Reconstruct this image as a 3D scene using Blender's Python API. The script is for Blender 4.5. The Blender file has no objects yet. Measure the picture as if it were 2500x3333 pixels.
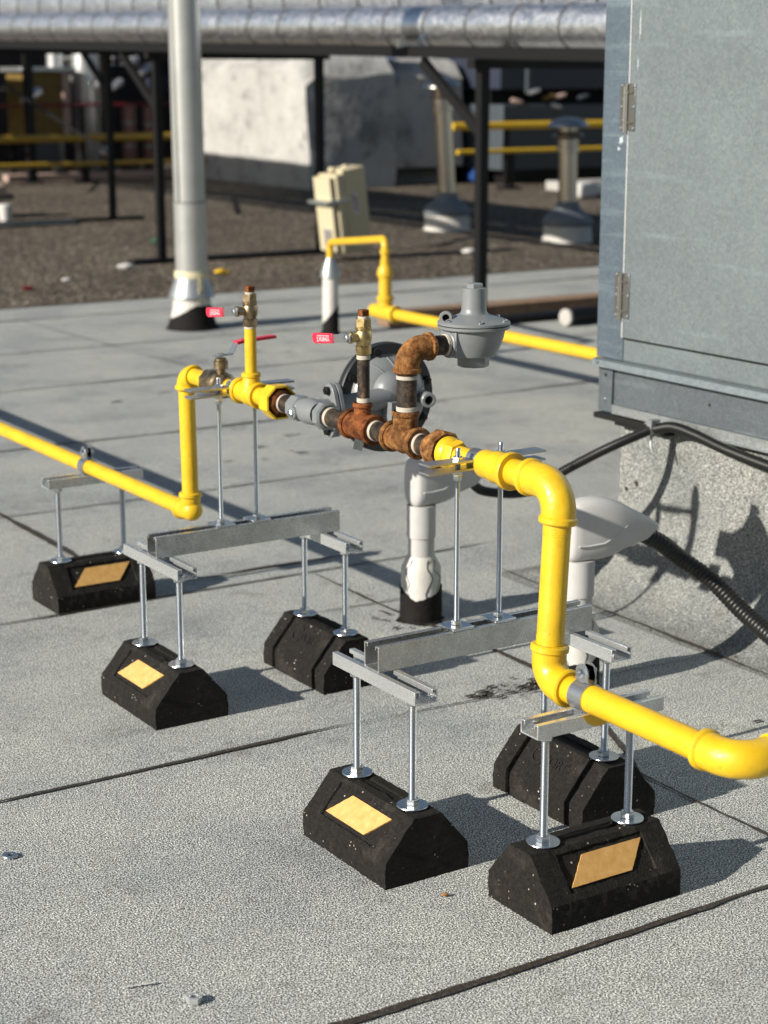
import bpy, math, random
from math import sin, cos, pi, radians as R, sqrt
from mathutils import Vector, Matrix, noise
random.seed(7)
S = bpy.context.scene
COL = S.collection

# ---------------------------------------------------------------- camera, world, sun, exposure
cd = bpy.data.cameras.new('camera'); cam = bpy.data.objects.new('camera', cd); COL.objects.link(cam)
cam.location = (0, 0, 1.2)
cam.rotation_euler = (R(90 - 13.618), 0, R(-32.84))
cd.sensor_fit = 'VERTICAL'; cd.sensor_height = 36; cd.lens = 63.80
cd.clip_start = 0.05; cd.clip_end = 500
cd.dof.use_dof = True; cd.dof.focus_distance = 2.85; cd.dof.aperture_fstop = 5.6
S.camera = cam
SUN_EL = 24.7
w = bpy.data.worlds.new('World'); S.world = w; w.use_nodes = True
nt = w.node_tree; bg = nt.nodes['Background']
sky = nt.nodes.new('ShaderNodeTexSky'); sky.sky_type = 'NISHITA'; sky.sun_disc = False
sky.sun_elevation = R(SUN_EL); sky.sun_rotation = R(270)
sky.air_density = 1.0; sky.dust_density = 0.6; sky.ozone_density = 1.0
nt.links.new(sky.outputs[0], bg.inputs[0]); bg.inputs[1].default_value = 0.050
ld = bpy.data.lights.new('sun', 'SUN'); ld.energy = 5.0; ld.angle = R(0.53); ld.color = (1.0, 0.93, 0.82)
sun = bpy.data.objects.new('sun', ld); COL.objects.link(sun); sun.rotation_euler = (0, -R(90 - SUN_EL), 0)
S.view_settings.view_transform = 'Standard'; S.view_settings.look = 'None'
S.view_settings.exposure = 0.60; S.view_settings.gamma = 1.0

# ---------------------------------------------------------------- materials
def mat(name, col, rough=.5, metal=0., spec=.5, coat=0.):
    m = bpy.data.materials.new(name); m.use_nodes = True
    b = m.node_tree.nodes['Principled BSDF']
    b.inputs['Base Color'].default_value = (*col, 1); b.inputs['Roughness'].default_value = rough
    b.inputs['Metallic'].default_value = metal; b.inputs['Specular IOR Level'].default_value = spec
    b.inputs['Coat Weight'].default_value = coat
    return m
class N:
    """small node helper on one material, object coordinates"""
    def __init__(s, m):
        s.m = m; s.t = m.node_tree; s.b = s.t.nodes['Principled BSDF']
        s.tc = s.t.nodes.new('ShaderNodeTexCoord'); s.co = s.tc.outputs['Object']
    def map(s, sc):
        n = s.t.nodes.new('ShaderNodeMapping'); n.inputs['Scale'].default_value = sc
        s.t.links.new(s.co, n.inputs['Vector']); return n.outputs[0]
    def noise(s, sc, det=3, rough=.55, co=None, dist=0.):
        n = s.t.nodes.new('ShaderNodeTexNoise'); n.inputs['Scale'].default_value = sc
        n.inputs['Detail'].default_value = det; n.inputs['Roughness'].default_value = rough
        n.inputs['Distortion'].default_value = dist
        s.t.links.new(co or s.co, n.inputs['Vector']); return n.outputs['Fac']
    def voro(s, sc, feat='F1', out='Distance', co=None):
        n = s.t.nodes.new('ShaderNodeTexVoronoi'); n.inputs['Scale'].default_value = sc; n.feature = feat
        s.t.links.new(co or s.co, n.inputs['Vector']); return n.outputs[out]
    def ramp(s, fac, stops, interp='LINEAR'):
        n = s.t.nodes.new('ShaderNodeValToRGB'); s.t.links.new(fac, n.inputs[0]); n.color_ramp.interpolation = interp
        e = n.color_ramp.elements
        while len(e) < len(stops): e.new(.5)
        for i, (p, c) in enumerate(stops):
            e[i].position = p; e[i].color = (*(c if isinstance(c, tuple) else (c, c, c)), 1)
        return n.outputs[0]
    def mix(s, fac, a, b, mode='MIX'):
        n = s.t.nodes.new('ShaderNodeMix'); n.data_type = 'RGBA'; n.blend_type = mode
        for i, v in ((0, fac), (6, a), (7, b)):
            if hasattr(v, 'is_linked') or hasattr(v, 'links'): s.t.links.new(v, n.inputs[i])
            else: n.inputs[i].default_value = v if i == 0 else (*v, 1)
        return n.outputs[2]
    def col(s, o): s.t.links.new(o, s.b.inputs['Base Color'])
    def rough(s, o): s.t.links.new(o, s.b.inputs['Roughness'])
    def metal(s, o): s.t.links.new(o, s.b.inputs['Metallic'])
    def bump(s, h, st=.3, d=.002, prev=None):
        n = s.t.nodes.new('ShaderNodeBump'); n.inputs['Strength'].default_value = st; n.inputs['Distance'].default_value = d
        s.t.links.new(h, n.inputs['Height'])
        if prev: s.t.links.new(prev, n.inputs['Normal'])
        s.t.links.new(n.outputs[0], s.b.inputs['Normal']); return n.outputs[0]

def granule(name, base=1.0, con=1.):
    m = mat(name, (.3, .3, .29), .93, 0, .2); n = N(m)
    g1 = n.noise(385, 1.5, .6); g2 = n.noise(170, 3, .65)
    c1 = n.ramp(g1, [(.5 - .16 / con, (.055*base, .059*base, .058*base)), (.5 - .06 / con, (.20*base, .205*base, .198*base)), (.5 + .03 / con, (.428*base, .440*base, .425*base)), (.5 + .15 / con, (.83*base, .85*base, .82*base))])
    c2 = n.ramp(g2, [(.32, .72), (.68, 1.22)])
    c = n.mix(1., c1, c2, 'MULTIPLY')
    big = n.ramp(n.noise(2.4, 5, .65), [(.3, (.68, .70, .73)), (.48, (.94, .95, .95)), (.70, (1.12, 1.11, 1.06))])
    c = n.mix(1., c, n.ramp(n.noise(46, 4, .7), [(.32, .84), (.68, 1.13)]), 'MULTIPLY')
    c = n.mix(1., c, big, 'MULTIPLY')
    dirt = n.ramp(n.noise(7, 6, .7), [(.57, 0.), (.74, .55)])
    c = n.mix(dirt, c, (.10, .088, .07))
    dirt2 = n.ramp(n.noise(38, 3, .6), [(.69, 0.), (.78, .55)])
    c = n.mix(dirt2, c, (.07, .066, .06))
    n.col(c); n.bump(g1, .7, .003)
    return m
M = {}
M['membrane'] = granule('mineral_membrane', 1.05, 1.35)
M['flash'] = granule('mineral_flashing', .58, .75)

def mk(key, col, rough=.5, metal=0., spec=.5, coat=0., bump=None, vary=None):
    m = mat(key, col, rough, metal, spec, coat); n = N(m)
    if vary:
        sc, lo, hi = vary
        c = n.mix(1., col, n.ramp(n.noise(sc, 4, .6), [(.3, lo), (.7, hi)]), 'MULTIPLY'); n.col(c)
    if bump:
        n.bump(n.noise(bump[0], 3, .6), bump[1], bump[2] if len(bump) > 2 else .001)
    M[key] = m; return m
mk('yellow', (.70, .44, .011), .36, 0, .5, .2)
def yellow_paint():
    n = N(M['yellow'])
    c = n.mix(1., (.70, .44, .011), n.ramp(n.noise(17, 5, .6), [(.3, .82), (.7, 1.06)]), 'MULTIPLY')
    grime = n.ramp(n.noise(42, 5, .7), [(.60, 0.), (.74, .38)]); c = n.mix(grime, c, (.30, .17, .02))
    chip = n.ramp(n.noise(125, 3, .6), [(.715, 0.), (.735, .9)]); c = n.mix(chip, c, (.10, .05, .02))
    n.col(c); n.rough(n.ramp(n.noise(30, 4), [(.3, .28), (.7, .52)]))
    b = n.bump(n.noise(55, 4, .6), .35, .003); n.bump(n.noise(260, 2), .2, .0008, b)
yellow_paint()
mk('far_yellow', (.64, .40, .02), .4, vary=(10, .9, 1.05))
mk('dull_yellow', (.30, .19, .015), .5)
mk('tape', (.44, .40, .34), .7, bump=(500, .6, .001))
mk('regulator_paint', (.175, .187, .195), .36, .0, .5, .2, bump=(320, .25, .0006), vary=(30, .93, 1.05))
mk('regulator_dark', (.022, .025, .028), .45, 0, .5, bump=(300, .2, .0006))
mk('black_steel_bolt', (.018, .018, .02), .4, .6)
mk('pvc', (.44, .437, .43), .42, 0, .5, vary=(22, .93, 1.04))
mk('white_paint', (.52, .505, .47), .6, bump=(60, .3, .003), vary=(30, .9, 1.05))
mk('tar', (.008, .007, .0065), .8, 0, .2, bump=(90, .5, .004), vary=(60, .7, 1.3))
mk('conduit', (.007, .0068, .0065), .40)
mk('seam_dark', (.05, .05, .055), .6, .1)
mk('black_paint', (.006, .006, .007), .5, 0, .25)
mk('zinc', (.62, .65, .67), .27, 1.)
mk('hole', (.004, .004, .004), .9)
mk('red_vinyl', (.62, .018, .05), .38, 0, .5, .2)
mk('vinyl_mark', (.90, .50, .52), .5)
mk('steel_plate', (.44, .46, .48), .34, .9, bump=(60, .1, .001))
mk('cream', (.50, .44, .30), .5)
mk('cream_shade_grey', (.30, .30, .28), .5)
mk('litter_white', (.55, .54, .52), .7)
mk('leaf_tan', (.35, .17, .06), .8)
mk('timber', (.22, .14, .085), .85, bump=(40, .5, .003), vary=(14, .7, 1.2))
mk('wood_pale', (.36, .26, .22), .8)
mk('navy', (.020, .026, .045), .5)
mk('slate', (.045, .058, .07), .55)
mk('dark_wall', (.022, .018, .018), .9, vary=(2, .5, 1.6))
mk('copper', (.34, .17, .13), .5, .2)
mk('ochre', (.13, .085, .015), .7, vary=(8, .8, 1.15))
mk('blue_tarp', (.05, .2, .6), .5)
mk('blue_plastic', (.012, .05, .20), .5)
mk('red_pipe', (.16, .012, .014), .5)
mk('vent_grey', (.15, .17, .19), .6, vary=(9, .85, 1.1))
mk('pole_paint', (.42, .43, .42), .36, .5, vary=(6, .88, 1.08))
mk('bg_silver', (.55, .56, .57), .35, .7, vary=(5, .8, 1.1))
mk('masking', (.55, .50, .33), .7)
mk('green', (.03, .16, .08), .7)
mk('concrete', (.36, .35, .33), .9, vary=(4, .85, 1.1))
mk('stainless', (.50, .47, .43), .24, 1.)
mk('hinge_steel', (.27, .265, .25), .36, .9)

def galv(name, col, rough, scale, contrast=.12, metal=.85, streak=True):
    m = mat(name, col, rough, metal); n = N(m)
    v = n.voro(scale, 'F1', 'Color')
    sp = n.t.nodes.new('ShaderNodeSeparateColor'); n.t.links.new(v, sp.inputs[0])
    r1 = n.ramp(sp.outputs[0], [(0., 1 - contrast), (1., 1 + contrast)])
    c = n.mix(1., col, r1, 'MULTIPLY')
    st = n.ramp(n.noise(1.0, 5, .6, n.map((30, 3., 22.) if streak else (25, 25, 25))), [(.35, .88), (.65, 1.08)])
    c = n.mix(1., c, st, 'MULTIPLY'); n.col(c)
    n.rough(n.ramp(sp.outputs[1], [(0., rough - .06), (1., rough + .08)]))
    n.bump(n.noise(200, 2), .08, .0006)
    M[name] = m; return m
galv('galvanized', (.40, .425, .43), .42, 240, .12, .8)
galv('strut_zinc', (.64, .66, .67), .30, 300, .03, .75)
galv('pregalv', (.54, .55, .545), .30, 260, .05, .85)
galv('jacket', (.78, .79, .82), .38, 60, .10, 1., False)
jn = N(M['jacket']); jn.bump(jn.noise(40, 2, .6), .35, .004)

# cabinet sheet: blue-grey spangle with scuffs
def cabinet(key, k, streaky=0.):
    m = mat(key, (.3, .34, .36), .5, .55); n = N(m)
    v = n.voro(170, 'F1', 'Color'); sp = n.t.nodes.new('ShaderNodeSeparateColor'); n.t.links.new(v, sp.inputs[0])
    c = n.ramp(sp.outputs[0], [(0., (.170*k[0], .202*k[1], .218*k[2])), (1., (.206*k[0], .238*k[1], .252*k[2]))])
    big = n.ramp(n.noise(3.2, 4, .6), [(.3, .9), (.7, 1.1)]); c = n.mix(1., c, big, 'MULTIPLY')
    band = n.ramp(n.noise(1., 4, .6, n.map((1., 2.0, 28.))), [(.58 - streaky, 0.), (.72, .30 + streaky * 2)]); c = n.mix(band, c, (.34, .42, .45))
    scr = n.ramp(n.noise(1., 3, .5, n.map((1., 160., 7.))), [(.745, 0.), (.77, .6)]); c = n.mix(scr, c, (.46, .49, .49))
    n.col(c); n.rough(n.ramp(sp.outputs[1], [(0., .42), (1., .56)])); b = n.bump(n.noise(2.6, 2), .35, .02); n.bump(n.noise(260, 2), .12, .0006, b)
    return m
M['cabinet'] = cabinet('cabinet_sheet', (1, 1, 1))
M['post_sheet'] = cabinet('post_sheet', (.62, .70, .80), .06)
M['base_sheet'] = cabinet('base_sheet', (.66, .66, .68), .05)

def rust(name, dark, light, orange):
    m = mat(name, light, .85, 0, .2); n = N(m)
    c = n.ramp(n.noise(85, 7, .8), [(.36, dark), (.49, light), (.62, orange)])
    p = n.ramp(n.noise(26, 4, .65), [(.38, .5), (.62, 1.2)]); c = n.mix(1., c, p, 'MULTIPLY')
    n.col(c); n.bump(n.noise(300, 5, .75), .9, .002); M[name] = m; return m
rust('rust', (.06, .017, .007), (.155, .046, .014), (.27, .10, .03))
rust('rust_ochre', (.085, .030, .010), (.21, .088, .026), (.35, .18, .065))
def nipple():
    m = mat('black_pipe', (.03, .025, .02), .5, .25); n = N(m)
    c = n.ramp(n.noise(75, 7, .8), [(.36, (.010, .008, .007)), (.52, (.030, .021, .015)), (.61, (.10, .062, .034)), (.72, (.28, .19, .12))])
    n.col(c); n.rough(n.ramp(n.noise(70, 3), [(.3, .4), (.7, .75)])); n.bump(n.noise(300, 3), .3, .0008); return m
M['black_pipe'] = nipple()
def brass(name, col):
    m = mat(name, col, .32, 1.); n = N(m)
    c = n.mix(1., col, n.ramp(n.noise(90, 5, .7), [(.3, .45), (.6, 1.1)]), 'MULTIPLY'); n.col(c)
    n.rough(n.ramp(n.noise(60, 3), [(.3, .25), (.7, .5)])); n.bump(n.noise(260, 3), .25, .0008); M[name] = m
brass('brass', (.55, .42, .20)); brass('brass_dull', (.34, .26, .16))
def rubber():
    m = mat('crumb_rubber', (.014, .013, .012), .85, 0, .25); n = N(m)
    c = n.ramp(n.noise(150, 4, .75), [(.3, (.004, .0037, .0034)), (.6, (.015, .013, .011)), (.8, (.034, .028, .023))])
    d = n.voro(110); f = n.ramp(d, [(.0, 1.), (.15, 1.), (.2, 0.)])
    keep = n.ramp(n.noise(60, 3, .7), [(.57, 0.), (.60, 1.)])
    f = n.mix(1., f, keep, 'MULTIPLY')
    s_ = n.ramp(n.noise(22, 1), [(.4, (.12, .11, .10)), (.6, (.55, .5, .43))])
    c = n.mix(f, c, s_); dust = n.ramp(n.noise(19, 5, .7), [(.54, 0.), (.72, .30)]); c = n.mix(dust, c, (.085, .075, .062)); n.col(c)
    b = n.bump(n.noise(330, 3, .7), .9, .003); return m
M['rubber'] = rubber()
def sheeting():
    m = mat('reflective_sheet', (.74, .47, .16), .55, 0, .5); n = N(m)
    c = n.ramp(n.noise(75, 4, .6), [(.3, (.50, .275, .075)), (.6, (.60, .35, .115)), (.8, (.66, .42, .17))])
    dk = n.ramp(n.noise(110, 5, .7), [(.66, 0.), (.74, .5)]); c = n.mix(dk, c, (.42, .23, .07))
    n.col(c); n.bump(n.noise(60, 3), .25, .002); return m
M['sheet'] = sheeting()
def gravel():
    m = mat('gravel', (.1, .09, .075), .95, 0, .2); n = N(m)
    v = n.voro(46, 'F1', 'Color'); sp = n.t.nodes.new('ShaderNodeSeparateColor'); n.t.links.new(v, sp.inputs[0])
    c = n.ramp(sp.outputs[0], [(0., (.022, .017, .013)), (.5, (.095, .078, .058)), (.9, (.17, .14, .108)), (1., (.36, .32, .27))])
    c = n.mix(1., c, n.ramp(n.noise(.7, 4), [(.3, .8), (.7, 1.25)]), 'MULTIPLY')
    n.col(c); n.bump(n.voro(42), .9, .02); return m
M['gravel'] = gravel()
def stucco():
    m = mat('white_stucco', (.6, .59, .55), .9, 0, .2); n = N(m)
    c = n.ramp(n.noise(2.2, 6, .62), [(.3, (.20, .196, .188)), (.45, (.35, .346, .335)), (.7, (.43, .425, .41))])
    d = n.ramp(n.noise(1., 6, .72, n.map((4, 4, 5.))), [(.57, 0.), (.66, .85)]); c = n.mix(d, c, (.16, .155, .15))
    n.col(c); n.bump(n.noise(9, 4), .4, .05); return m
M['stucco'] = stucco()
def tarmat():
    m = mat('bitumen', (.03, .026, .023), .7, 0, .4); n = N(m)
    n.col(n.ramp(n.noise(160, 4, .7), [(.3, (.020, .015, .012)), (.58, (.050, .040, .032)), (.74, (.18, .165, .15))])); n.bump(n.noise(200, 3), .5, .003); return m
M['bitumen'] = tarmat()

# ---------------------------------------------------------------- mesh builder
ORG = {}
class MB:
    def __init__(s): s.v = []; s.f = []
    def add(s, vs, fs):
        o = len(s.v); s.v += [Vector(a) for a in vs]; s.f += [tuple(i + o for i in f) for f in fs]; return s
    def box(s, a, b):
        (x0, y0, z0), (x1, y1, z1) = a, b
        return s.add([(x0, y0, z0), (x1, y0, z0), (x1, y1, z0), (x0, y1, z0), (x0, y0, z1), (x1, y0, z1), (x1, y1, z1), (x0, y1, z1)],
                     [(0, 3, 2, 1), (4, 5, 6, 7), (0, 1, 5, 4), (1, 2, 6, 5), (2, 3, 7, 6), (3, 0, 4, 7)])
    def obox(s, c, ux, uy, uz):
        c, ux, uy, uz = map(Vector, (c, ux, uy, uz)); P = []
        for k in (-1, 1):
            for (i, j) in ((-1, -1), (1, -1), (1, 1), (-1, 1)): P.append(c + ux * i + uy * j + uz * k)
        return s.add(P, [(0, 3, 2, 1), (4, 5, 6, 7), (0, 1, 5, 4), (1, 2, 6, 5), (2, 3, 7, 6), (3, 0, 4, 7)])
    def lathe(s, prof, o=(0, 0, 0), d=(0, 0, 1), seg=28, cap=True, phase=0.):
        o = Vector(o); d = Vector(d).normalized()
        a = Vector((0, 0, 1)) if abs(d.z) < .9 else Vector((1, 0, 0))
        u = d.cross(a).normalized(); v = d.cross(u)
        P = []
        for (r, t) in prof:
            for k in range(seg):
                an = 2 * pi * k / seg + phase; P.append(o + d * t + (u * cos(an) + v * sin(an)) * r)
        F = []
        for i in range(len(prof) - 1):
            for k in range(seg):
                k2 = (k + 1) % seg; F.append((i * seg + k, i * seg + k2, (i + 1) * seg + k2, (i + 1) * seg + k))
        if cap:
            F.append(tuple(range(seg))[::-1]); F.append(tuple((len(prof) - 1) * seg + k for k in range(seg)))
        return s.add(P, F)
    def cyl(s, a, b, r, seg=28, r2=None, phase=0.):
        a, b = Vector(a), Vector(b); return s.lathe([(r, 0), (r if r2 is None else r2, (b - a).length)], a, b - a, seg, True, phase)
    def tube(s, pts, r, seg=24, cap=True, sq=None):
        pts = [Vector(p) for p in pts]; n = len(pts)
        rs = r if isinstance(r, (list, tuple)) else [r] * n
        T = [(pts[min(i + 1, n - 1)] - pts[max(i - 1, 0)]).normalized() for i in range(n)]
        a = Vector((0, 0, 1)) if abs(T[0].z) < .9 else Vector((1, 0, 0))
        u = T[0].cross(a).normalized(); P = []
        for i in range(n):
            u = (u - T[i] * u.dot(T[i])).normalized(); v = T[i].cross(u)
            ra, rb = rs[i] if isinstance(rs[i], tuple) else (rs[i], rs[i])
            for k in range(seg):
                an = 2 * pi * k / seg; P.append(pts[i] + u * cos(an) * ra + v * sin(an) * rb)
        F = []
        for i in range(n - 1):
            for k in range(seg):
                k2 = (k + 1) % seg; F.append((i * seg + k, i * seg + k2, (i + 1) * seg + k2, (i + 1) * seg + k))
        if cap: F.append(tuple(range(seg))[::-1]); F.append(tuple((n - 1) * seg + k for k in range(seg)))
        return s.add(P, F)
    def extrude(s, poly, o, ux, uy, d, L):
        """poly in (ux,uy) plane at o, extruded by L along d"""
        o, ux, uy, d = map(Vector, (o, ux, uy, d)); n = len(poly)
        P = [o + ux * a + uy * b for a, b in poly]; P += [p + d * L for p in P]
        F = [(i, (i + 1) % n, (i + 1) % n + n, i + n) for i in range(n)] + [tuple(range(n))[::-1], tuple(range(n, 2 * n))]
        return s.add(P, F)
    def sphere(s, c, r, sz=1., seg=20):
        pr = [(max(r * sin(pi * i / 10), 1e-5), -r * sz * cos(pi * i / 10)) for i in range(11)]
        return s.lathe(pr, c, (0, 0, 1), seg, False)
    def build(s, name, m, parent=None, smooth=True, bevel=0, ang=32):
        org = ORG.get(parent.name, Vector((0, 0, 0))) if parent else Vector((0, 0, 0))
        me = bpy.data.meshes.new(name)
        me.from_pydata([tuple(a - org) for a in s.v], [], s.f); me.validate(); me.update()
        import bmesh
        b = bmesh.new(); b.from_mesh(me); bmesh.ops.recalc_face_normals(b, faces=b.faces); b.to_mesh(me); b.free()
        if smooth:
            me.polygons.foreach_set('use_smooth', [True] * len(me.polygons)); me.set_sharp_from_angle(angle=R(ang))
        me.materials.append(M[m])
        o = bpy.data.objects.new(name, me); COL.objects.link(o)
        if parent: o.parent = parent
        ORG[o.name] = org.copy()
        if bevel:
            bm = o.modifiers.new('bevel', 'BEVEL'); bm.width = bevel; bm.segments = 2; bm.limit_method = 'ANGLE'; bm.angle_limit = R(40)
            bm.harden_normals = False
        return o
def tag(o, label=None, cat=None, group=None, kind=None):
    if label: o['label'] = label
    if cat: o['category'] = cat
    if group: o['group'] = group
    if kind: o['kind'] = kind
    return o
def empty(name, loc, label=None, cat=None, group=None, rz=0):
    o = bpy.data.objects.new(name, None); COL.objects.link(o); o.location = loc; o.rotation_euler = (0, 0, rz)
    o.empty_display_size = .05
    ORG[o.name] = Vector(loc); return tag(o, label, cat, group)
def copy_tree(o, parent=None):
    c = o.copy(); COL.objects.link(c)
    if parent: c.parent = parent
    ORG[c.name] = ORG.get(o.name, Vector((0, 0, 0))).copy()
    for ch in o.children: copy_tree(ch, c)
    return c
def fillet(pts, rad, n=10):
    pts = [Vector(p) for p in pts]; out = [pts[0]]
    for i in range(1, len(pts) - 1):
        a, c, b = pts[i - 1], pts[i], pts[i + 1]; da = (a - c).normalized(); db = (b - c).normalized()
        ang = da.angle(db); t = rad / math.tan(ang / 2); p0 = c + da * t; p1 = c + db * t
        bis = (da + db).normalized(); ctr = c + bis * (rad / sin(ang / 2))
        for k in range(n + 1):
            q = (p0 - ctr).lerp(p1 - ctr, k / n); q = ctr + q.normalized() * rad
            out.append(q)
    out.append(pts[-1]); return out
def ring(mb, c, d, r, L, seg=30):      # rounded band
    e = min(L * .25, .0025); c = Vector(c) - Vector(d).normalized() * (L / 2)
    return mb.lathe([(r - e, 0), (r, e), (r, L - e), (r - e, L)], c, d, seg)

# ---------------------------------------------------------------- ground
SEAM_Y = [1.818, 2.76, 3.722, 4.67, 5.53, 6.5, 7.5, 8.55]
def sheet(name, x0, x1, y0, y1, z, m, nx=1, ny=1):
    mb = MB(); P = [(x0 + (x1 - x0) * i / nx, y0 + (y1 - y0) * j / ny, z) for j in range(ny + 1) for i in range(nx + 1)]
    F = [(j * (nx + 1) + i, j * (nx + 1) + i + 1, (j + 1) * (nx + 1) + i + 1, (j + 1) * (nx + 1) + i) for j in range(ny) for i in range(nx)]
    o = mb.add(P, F).build(name, m, smooth=False); return tag(o, kind='structure')
sheet('roof_membrane', -60, 90, -40, 140, 0, 'membrane')
g = sheet('gravel_roof', -60, 90, 9.0, 140, .006, 'gravel')
def seam(pts, wid, seed, gap=0.):
    """irregular bitumen bleed along a lap"""
    mb = MB(); P = []; pts = [Vector((*p, 0)) for p in pts]
    D = []; L0 = 0.
    for a, b in zip(pts[:-1], pts[1:]):
        n = max(2, int((b - a).length / .009))
        for k in range(n): D.append((a.lerp(b, k / n), (b - a).normalized()))
    D.append((pts[-1], (pts[-1] - pts[-2]).normalized())); F = []
    for i, (p, d) in enumerate(D):
        s = Vector((-d.y, d.x, 0)); t = i * .009
        nz = lambda f, k: noise.noise(Vector((t * f, seed, k)))
        fade = min(1., .12 + i * .05, .12 + (len(D) - 1 - i) * .05)
        up_ = wid * fade * (.42 + .75 * max(-.45, nz(2.6, 0)) + .45 * max(0, nz(9, 1)) + .16 * nz(33, 2))
        dn_ = wid * fade * (.42 + .75 * max(-.45, nz(2.1, 5)) + .60 * max(0, nz(7, 6)) + .16 * nz(29, 7))
        c = p + s * (.007 * nz(2.3, 9) + .0012 * nz(18, 5))
        P += [c - s * max(up_, .0006), c + s * max(dn_, .0006)]
    z = .0035
    P = [(q.x, q.y, z) for q in P]
    F = [(2 * i, 2 * i + 2, 2 * i + 3, 2 * i + 1) for i in range(len(D) - 1)]
    mb.add(P, F)
    return tag(mb.build('bitumen_seam', 'bitumen', smooth=False), kind='structure')
seam([(.2, 1.825), (1.3, 1.815), (2.55, 1.818)], .0150, 1.3)
seam([(-.2, 2.76), (1.72, 2.76)], .0085, 4.7)
seam([(1.72, 2.755), (2.55, 2.70)], .0035, 8.2)
seam([(-.2, 3.73), (2.75, 3.722)], .008, 2.2)
seam([(.9, 4.67), (3.4, 4.67)], .008, 12.2)
seam([(1.2, 5.53), (3.3, 5.53), (6, 5.6)], .011, 7.1)
seam([(1, 6.6), (6, 6.62)], .012, 5.9)
seam([(2, 8.55), (9, 8.5)], .016, 3.4)
seam([(1.62, 7.6), (1.765, 4.7), (1.758, 4.10)], .012, 6.6)
seam([(2.19, 3.71), (2.18, 3.40), (2.2, 2.99), (2.197, 2.80), (2.10, 2.5), (2.0, 2.272), (2.002, 1.83)], .014, 9.4)
seam([(2.603, 3.56), (2.59, 3.2), (2.583, 2.83), (2.571, 2.4), (2.57, 1.82)], .011, 10.4)
seam([(2.0, 3.42), (2.36, 3.40)], .007, 15.)
seam([(1.9, 3.82), (2.45, 3.815)], .008, 16.)
seam([(3.4, 4.3), (3.38, 5.5)], .008, 17.)
seam([(3.4, 6.7), (3.36, 8.5)], .006, 18.)
seam([(4.9, 5.6), (4.92, 7.5)], .006, 19.)
seam([(1.0, 7.5), (7.0, 7.52)], .012, 21.)
SPOTS = MB()
def blot(name, cx, cy, rx, ry, seed, m='bitumen', z=.0045, k=60, thr=.35, rot=0.):
    mb = SPOTS; P = [(cx, cy, z)]; n = 28
    for i in range(n):
        a = 2 * pi * i / n; rr = .62 + .55 * noise.noise(Vector((cos(a) * 2.1, sin(a) * 2.1, seed))) + .25 * noise.noise(Vector((cos(a) * 7, sin(a) * 7, seed + 3)))
        x, y = cos(a) * rr * rx, sin(a) * rr * ry
        P.append((cx + x * cos(rot) - y * sin(rot), cy + x * sin(rot) + y * cos(rot), z))
    F = [(0, 1 + i, 1 + (i + 1) % n) for i in range(n)]
    mb.add(P, F)
for a in ((2.36, 2.35, .02, .006, 2.), (2.585, 2.70, .012, .006, 4.), (2.60, 2.66, .012, .005, 6.)):
    blot('tar_spot', *a)
for i in range(34):      # splashed tar around the middle seam
    t = random.random(); blot('tar_spot', 1.98 + .20 * t + random.gauss(0, .01), 2.745 + random.gauss(0, .022), random.uniform(.008, .030), random.uniform(.003, .009), i * 1.7 + 3, rot=random.uniform(-.3, .5))
for i in range(26):      # tar drips round the foot of the grey vent cap
    a = random.uniform(0, 6.28); rr = random.uniform(.055, .11); blot('tar_spot', 2.2 + rr * cos(a), 3.255 + rr * sin(a), random.uniform(.004, .016), random.uniform(.003, .009), i * 2.1 + 60, rot=a)
for i in range(16):
    a = random.uniform(0, 6.28); rr = random.uniform(.055, .10); blot('tar_spot', 2.2 + rr * cos(a), 2.70 + rr * sin(a), random.uniform(.004, .018), random.uniform(.003, .009), i * 2.1 + 90, rot=a)
for (x, y) in ((5.10, 5.6), (3.7, 6.9), (3.2, 6.2), (2.9, 5.1)):
    for i in range(6): blot('tar_spot', x + random.gauss(0, .25), y + random.gauss(0, .1), random.uniform(.01, .05), random.uniform(.006, .016), i * 2.7 + x * 9, rot=random.uniform(-.4, .4))
for i in range(26):
    blot('tar_spot', random.uniform(1.0, 2.4), random.uniform(1.5, 4.2), random.uniform(.002, .006), random.uniform(.0015, .004), i * 3.3 + 20)
tag(SPOTS.build('tar_splatter', 'bitumen', smooth=False), kind='stuff')

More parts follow.
